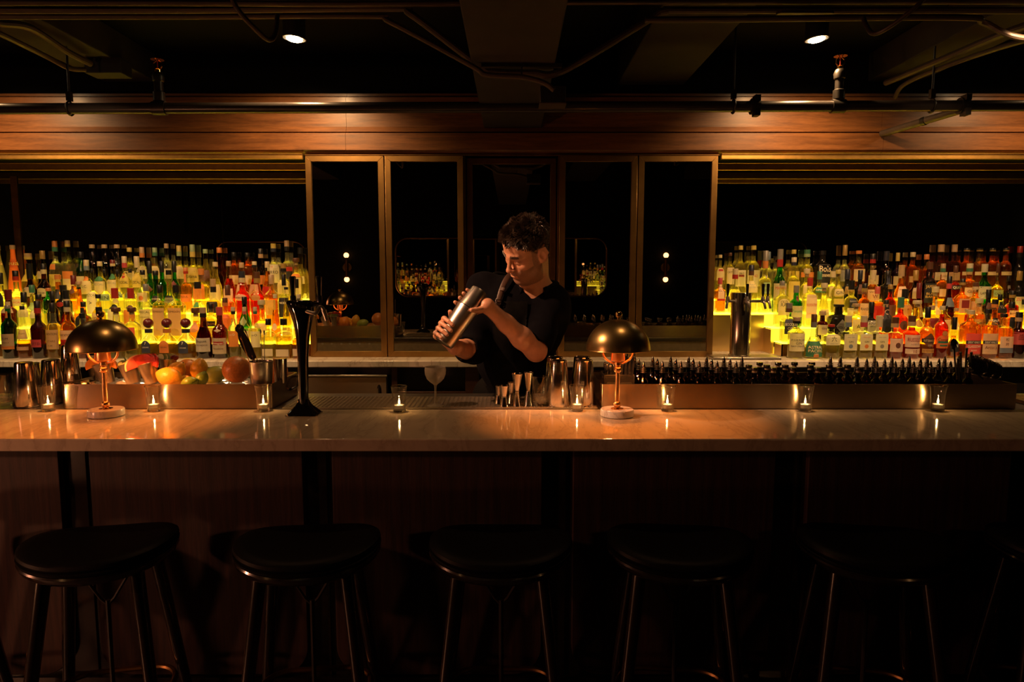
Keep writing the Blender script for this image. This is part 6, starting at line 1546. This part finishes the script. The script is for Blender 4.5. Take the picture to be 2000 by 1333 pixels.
beard |= (x > .05) & (x < .077) & (z > -.012) & (z < .030) & (y > -.05) & (y < .05 + jit)
mi = np.zeros(len(x), np.int32); mi[beard] = 1
me.polygons.foreach_set('material_index', mi)

# hair: close dark cap plus many short locks
def hairy(q, j=0.):
    X, Y, Z = np.abs(q[:, 0]), q[:, 1], q[:, 2]
    line = np.maximum(.086 - .98 * np.maximum(0, .088 - Z), -.066)
    return (Y > line + j) & ~((X > .072) & (Y < .024) & (Z > -.040) & (Z < .014)) & (np.linalg.norm(q, axis=1) < .17)
vh = hairy(lc, rn.normal(0, .003, len(lc)))
hb = MB(); idx = {}
fs = [p.vertices[:] for p in me.polygons if all(vh[i] for i in p.vertices)]
for f in fs:
    for i in f:
        if i not in idx:
            q = lc[i]; th = .0020 + .0022 * max(0, min(1, (q[1] - .04) / .06))
            th *= .8 + .7 * mnoise.noise(Vector(q * 70))
            idx[i] = len(hb.v); hb.v.append(tuple(co[i] + nr[i] * max(.0012, th)))
    hb.f.append(tuple(idx[i] for i in f)); hb.m.append(1)
cand = np.nonzero(vh)[0]
for i in rn.choice(cand, 13000, p=(lambda w: w / w.sum())(1 + 2 * np.clip((lc[cand, 1] - .03) / .06, 0, 1))):
    q = lc[i]; top = max(0, min(1, (q[1] - .035) / .06))
    n_ = nr[i]; l_ = (.006 + .022 * top) * rn.uniform(.55, 1.2)
    sw = Vector((q[0] * 3, q[1] * 3 + 7, q[2] * 3)); w1 = mnoise.noise_vector(sw * 14)
    d_ = n_ * (.30 + .12 * top) + Uh * .45 * (1 - top) * -1 + Fw * .42 * max(-1., min(1., (q[2] + .055) / .05)) * (top if q[2] > -.055 else 1.) - Lh * .25 * top + A_(w1) * .75 + rn.normal(0, .13, 3)
    d_ /= np.linalg.norm(d_)
    p0 = co[i] + nr[i] * .001; p1 = p0 + d_ * l_ * .55; p2 = p0 + (d_ * .8 + Fw * .15 * top + n_ * .10 * top - Uh * .10 + A_(w1) * .40) * l_
    s_ = np.cross(d_, n_ + 1e-3); s_ /= np.linalg.norm(s_) + 1e-9; w_ = .0009 + .0007 * top
    t_ = np.cross(s_, d_)
    k = len(hb.v)
    for p_, ww in ((p0, w_), (p1, w_ * .8)):
        hb.v += [tuple(p_ + s_ * ww), tuple(p_ - s_ * ww * .5 + t_ * ww * .87), tuple(p_ - s_ * ww * .5 - t_ * ww * .87)]
    hb.v.append(tuple(p2))
    hb.f += [(k, k + 1, k + 4, k + 3), (k + 1, k + 2, k + 5, k + 4), (k + 2, k, k + 3, k + 5), (k + 3, k + 4, k + 6), (k + 4, k + 5, k + 6), (k + 5, k + 3, k + 6)]; hb.m += [0] * 6
ho = hb.build('hair', ['hair', 'hair_root'], man, smooth=80, fix=False); ho['label'] = 'short dark swept-up hair'
eb = MB()
for i in np.nonzero((np.abs(lc[:, 1] - .0225) < .0065) & (np.abs(lc[:, 0]) > .011) & (np.abs(lc[:, 0]) < .047) & (lc[:, 2] > .06))[0]:
    for _ in range(2):
        p0 = co[i] + rn.normal(0, .0006, 3); d_ = Lh * np.sign(lc[i, 0]) * .8 + nr[i] * .45 + Uh * rn.uniform(-.1, .4); p1 = p0 + d_ / np.linalg.norm(d_) * .0065
        s_ = Uh * .0005; k = len(eb.v); eb.v += [tuple(p0 + s_), tuple(p0 - s_), tuple(p0 + nr[i] * .0009), tuple(p1)]; eb.f += [(0 + k, 1 + k, 3 + k), (1 + k, 2 + k, 3 + k), (2 + k, k, 3 + k)]; eb.m += [0] * 3
eb.build('eyebrow', 'hair', man, smooth=0, fix=False)
m_ = MB(); m_.torus(tuple(RINGP[0]), .0102, .0013, 24, 8, R=align(RINGP[1])); m_.build('finger_ring', 'silver', man)

# shirt with rolled sleeves
s = Sculpt()
CH = V(1012, 632, 3.03); WA = V(1003, 715, 3.11)
s.cap(NB + A_((.0, .03, -.035)), SL + A_((-.01, .0, -.005)), .062, .066, .05); s.cap(NB + A_((.0, .03, -.035)), SR + A_((.01, 0, -.005)), .062, .066, .05)
mL, mR = (SL * .62 + NB * .38) - A_((0, 0, .08)), (SR * .62 + NB * .38) - A_((0, 0, .08))
s.cap(mL, WA + A_((.075, 0, .02)), .105, .095, .06); s.cap(mR, WA + A_((-.075, 0, .02)), .105, .095, .06)
s.cap((SL + SR) / 2 + A_((0, 0, -.06)), CH, .115, .125, .06)
s.cap(CH, WA, .125, .112, .06); s.cap(WA, PV + A_((0, .01, -.02)), .112, .114, .06)
s.cap(SL, SL * .22 + EL * .78, .0640, .0575, .04); s.cap(SR, ER, .0640, .0560, .04); s.cap(ER, ER * .76 + WR * .24, .0560, .0530, .03)
s.cap(NB + A_((0, .0, -.05)), NB + A_((0, .02, .018)), .074, .066, .02)
s.cap(h(0, -.05, -.02), NB + A_((-.01, -.01, -.02)), .0605, .060, .006, True)
s.cap(NB + A_((-.012, -.05, .035)), NB + A_((-.02, -.085, -.075)), .034, .010, .012, True)
for S_, E_, q in ((SL, EL, .76), (ER, WR, .26)):
    c_ = S_ * (1 - q) + E_ * q; d_ = (E_ - S_) / np.linalg.norm(E_ - S_)
    s.cap(c_ - d_ * .020, c_ + d_ * .016, .0605 if q > .5 else .0565, .0600 if q > .5 else .056, .008)
    s.cap(c_ + d_ * .03, c_ + d_ * .12, .049, .047, .006, True)
pts, quads = s.mesh(.0048)
shirt = obj_from('shirt', pts, quads, ['shirt'], man, 2)
def folds(o, amp, f, seed):
    me = o.data; n = len(me.vertices); c = np.zeros(n * 3); me.vertices.foreach_get('co', c); c = c.reshape(-1, 3); nn = np.zeros(n * 3); me.vertices.foreach_get('normal', nn); nn = nn.reshape(-1, 3)
    for i in range(n):
        q = Vector((c[i][0] * f + c[i][2] * f * .45 + seed, c[i][1] * f, c[i][2] * f * .30 - c[i][0] * f * .3)); w = 1 - abs(mnoise.noise(q)) * 2.2
        c[i] += nn[i] * amp * (w * .7 + .6 * mnoise.noise(q * 2.7))
    me.vertices.foreach_set('co', c.ravel()); me.update()
folds(shirt, .0045, 9, 0)
# collar wings
cb = MB()
for sg, tip in ((1, A_((.036, -.118, -.052))), (-1, A_((-.082, -.100, -.044)))):
    n = 8; r0 = []; r1 = []; r2 = []
    for i in range(n + 1):
        a = -PI / 2 + sg * (.35 + 2.3 * i / n); p = NB + A_((.078 * math.cos(a) - .004, .074 * math.sin(a) + .006, .034 + .012 * math.sin(a)))
        o_ = A_((math.cos(a), math.sin(a), 0)); drop = .040 * (1 - .35 * i / n)
        q = p + o_ * .030 - A_((0, 0, drop))
        if i == 0: q = NB + tip
        if i == 1: q = q * .5 + (NB + tip) * .5
        r0.append(p); r1.append(p * .5 + q * .5 + o_ * .014 + A_((0, 0, .014))); r2.append(q)
    cb.rings([[tuple(v) for v in r] for r in (r0, r1, r2)], False, False, False)
c_ = cb.build('collar', 'shirt', man, smooth=60); sm = c_.modifiers.new('thick', 'SOLIDIFY'); sm.thickness = .003

# trousers
t_ = Sculpt(); fl = A_((PV[0], 3.22, .0))
for sg in (-1, 1):
    hip = PV + A_((sg * .085, 0, -.04)); kn_ = A_((PV[0] + sg * .11, 3.17, .50)); an = A_((PV[0] + sg * .13, 3.24, .10))
    t_.cap(hip, kn_, .095, .068, .05); t_.cap(kn_, an, .066, .052, .03)
t_.cap(PV + A_((-.06, 0, .05)), PV + A_((.06, 0, .05)), .118, .118, .05)
pts, quads = t_.mesh(.007); trs = obj_from('trousers', pts, quads, ['trousers'], man, 2); folds(trs, .004, 8, 5)
for sg in (-1, 1):
    sh = Sculpt(); an = A_((PV[0] + sg * .13, 3.24, .045)); sh.cap(an + A_((0, .03, 0)), an + A_((sg * .02, -.16, -.008)), .044, .036, .02).cap(an, an + A_((0, 0, .07)), .042, .046, .02)
    pts, quads = sh.mesh(.006); pts[:, 2] = np.maximum(pts[:, 2], .001); obj_from('shoe', pts, quads, ['leather'], man, 1)

# apron: bib, skirt, strap with buckle
ap = MB()
def take(o, test, off):
    me = o.data; n = len(me.vertices); c = np.zeros(n * 3); me.vertices.foreach_get('co', c); c = c.reshape(-1, 3); nn = np.zeros(n * 3); me.vertices.foreach_get('normal', nn); nn = nn.reshape(-1, 3)
    ok = test(c, nn); idx = {}
    for p in me.polygons:
        if all(ok[i] for i in p.vertices):
            for i in p.vertices:
                if i not in idx: idx[i] = len(ap.v); ap.v.append(tuple(c[i] + nn[i] * off))
            ap.f.append(tuple(idx[i] for i in p.vertices)); ap.m.append(0)
zt = P(985, 588, 2.93).z
front = lambda c, n: (n[:, 1] < -.02)
def arm_free(c): return np.minimum(np.array([np.linalg.norm(np.cross(c - S_, (E_ - S_) / np.linalg.norm(E_ - S_)), axis=1) for S_, E_ in ((SL, EL), (SR, ER))]).min(0), 9) > .075
take(shirt, lambda c, n: front(c, n) & (c[:, 2] < zt) & (np.abs(c[:, 0] - (CH[0] - .035)) < .075 + np.maximum(0, 1.13 - c[:, 2]) * .9), .007)
ap.build('apron_bib', 'apron', man, smooth=80, fix=False)
ap = MB(); take(trs, lambda c, n: (n[:, 1] < .25) & (c[:, 2] > .45), .010); ap.build('apron_skirt', 'apron', man, smooth=80, fix=False)
st = [V(968, 612, 2.865), V(974, 588, 2.872), V(980, 566, 2.885), V(990, 544, 2.915), V(1004, 530, 2.97)]
MB().tube(bez([tuple(p) for p in st], 6), .0115, 10, flat=.28).build('apron_strap', 'strap_leather', man)
MB().tube([tuple(st[1] + (st[2] - st[1]) * q + A_((0, -.004, 0))) for q in (-.1, .15)], .014, 10, flat=.3).tube([tuple(st[2] + (st[3] - st[2]) * q + A_((0, -.004, 0))) for q in (-.1, .15)], .014, 10, flat=.3).build('strap_keeper', 'strap_leather', man)
q = [tuple(st[1] + A_((dx, -.008, dz))) for dx, dz in ((-.011, -.012), (.011, -.012), (.011, .006), (-.011, .006), (-.011, -.012))]
MB().tube(q, .0016, 6).build('buckle', 'chrome_worn', man)

# the shaker in his hands: large tin below, small tin set in its mouth
R_ = np.array([E1, np.cross(AX, E1), AX]).T
Rm = Matrix(R_.tolist())
sk = thing('cocktail_shaker', 'two-piece steel cocktail shaker held at a slant in both hands of the man', 'shaker', tuple(SB))
MB().lathe([(.030, 0), (.037, .002), (.0395, .008), (.0440, .150), (.0455, .168), (.0458, .172), (.0436, .1725)], 40, R=Rm).build('large_tin', 'steel_plain', sk, smooth=30)
MB().torus(tuple(Rm @ Vector((0, 0, .171))), .0455, .0016, 40, 8, R=Rm).build('rolled_rim', 'chrome', sk)
MB().lathe([(.0425, .1728), (.0405, .19), (.0345, SLEN - .006), (.0325, SLEN), (.028, SLEN + .002)], 40, R=Rm, cap0=False).build('small_tin', 'steel_plain', sk, smooth=30)
# ------------------------------------------------------------------ camera and render settings
cam = bpy.data.cameras.new('camera'); cam.lens = 24; cam.sensor_width = 36; cam.sensor_fit = 'HORIZONTAL'; cam.clip_start = .05
co_ = bpy.data.objects.new('camera', cam); COL.objects.link(co_)
co_.location = (0, 0, CAMZ); co_.rotation_euler = (PI / 2 - PITCH, 0, 0)
S.camera = co_
wd = bpy.data.worlds.new('world'); S.world = wd; wd.use_nodes = True
wd.node_tree.nodes['Background'].inputs[0].default_value = (.5, .32, .2, 1); wd.node_tree.nodes['Background'].inputs[1].default_value = .0
vs = S.view_settings; vs.view_transform = 'Standard'; vs.look = 'None'; vs.exposure = 0.0; vs.gamma = 1.0; vs.use_curve_mapping = False
cy = S.cycles; cy.max_bounces = 14; cy.transmission_bounces = 14; cy.transparent_max_bounces = 40; cy.glossy_bounces = 6; cy.diffuse_bounces = 3
cy.sample_clamp_indirect = 4.; cy.use_denoising = True; cy.use_adaptive_sampling = True; cy.adaptive_threshold = .025
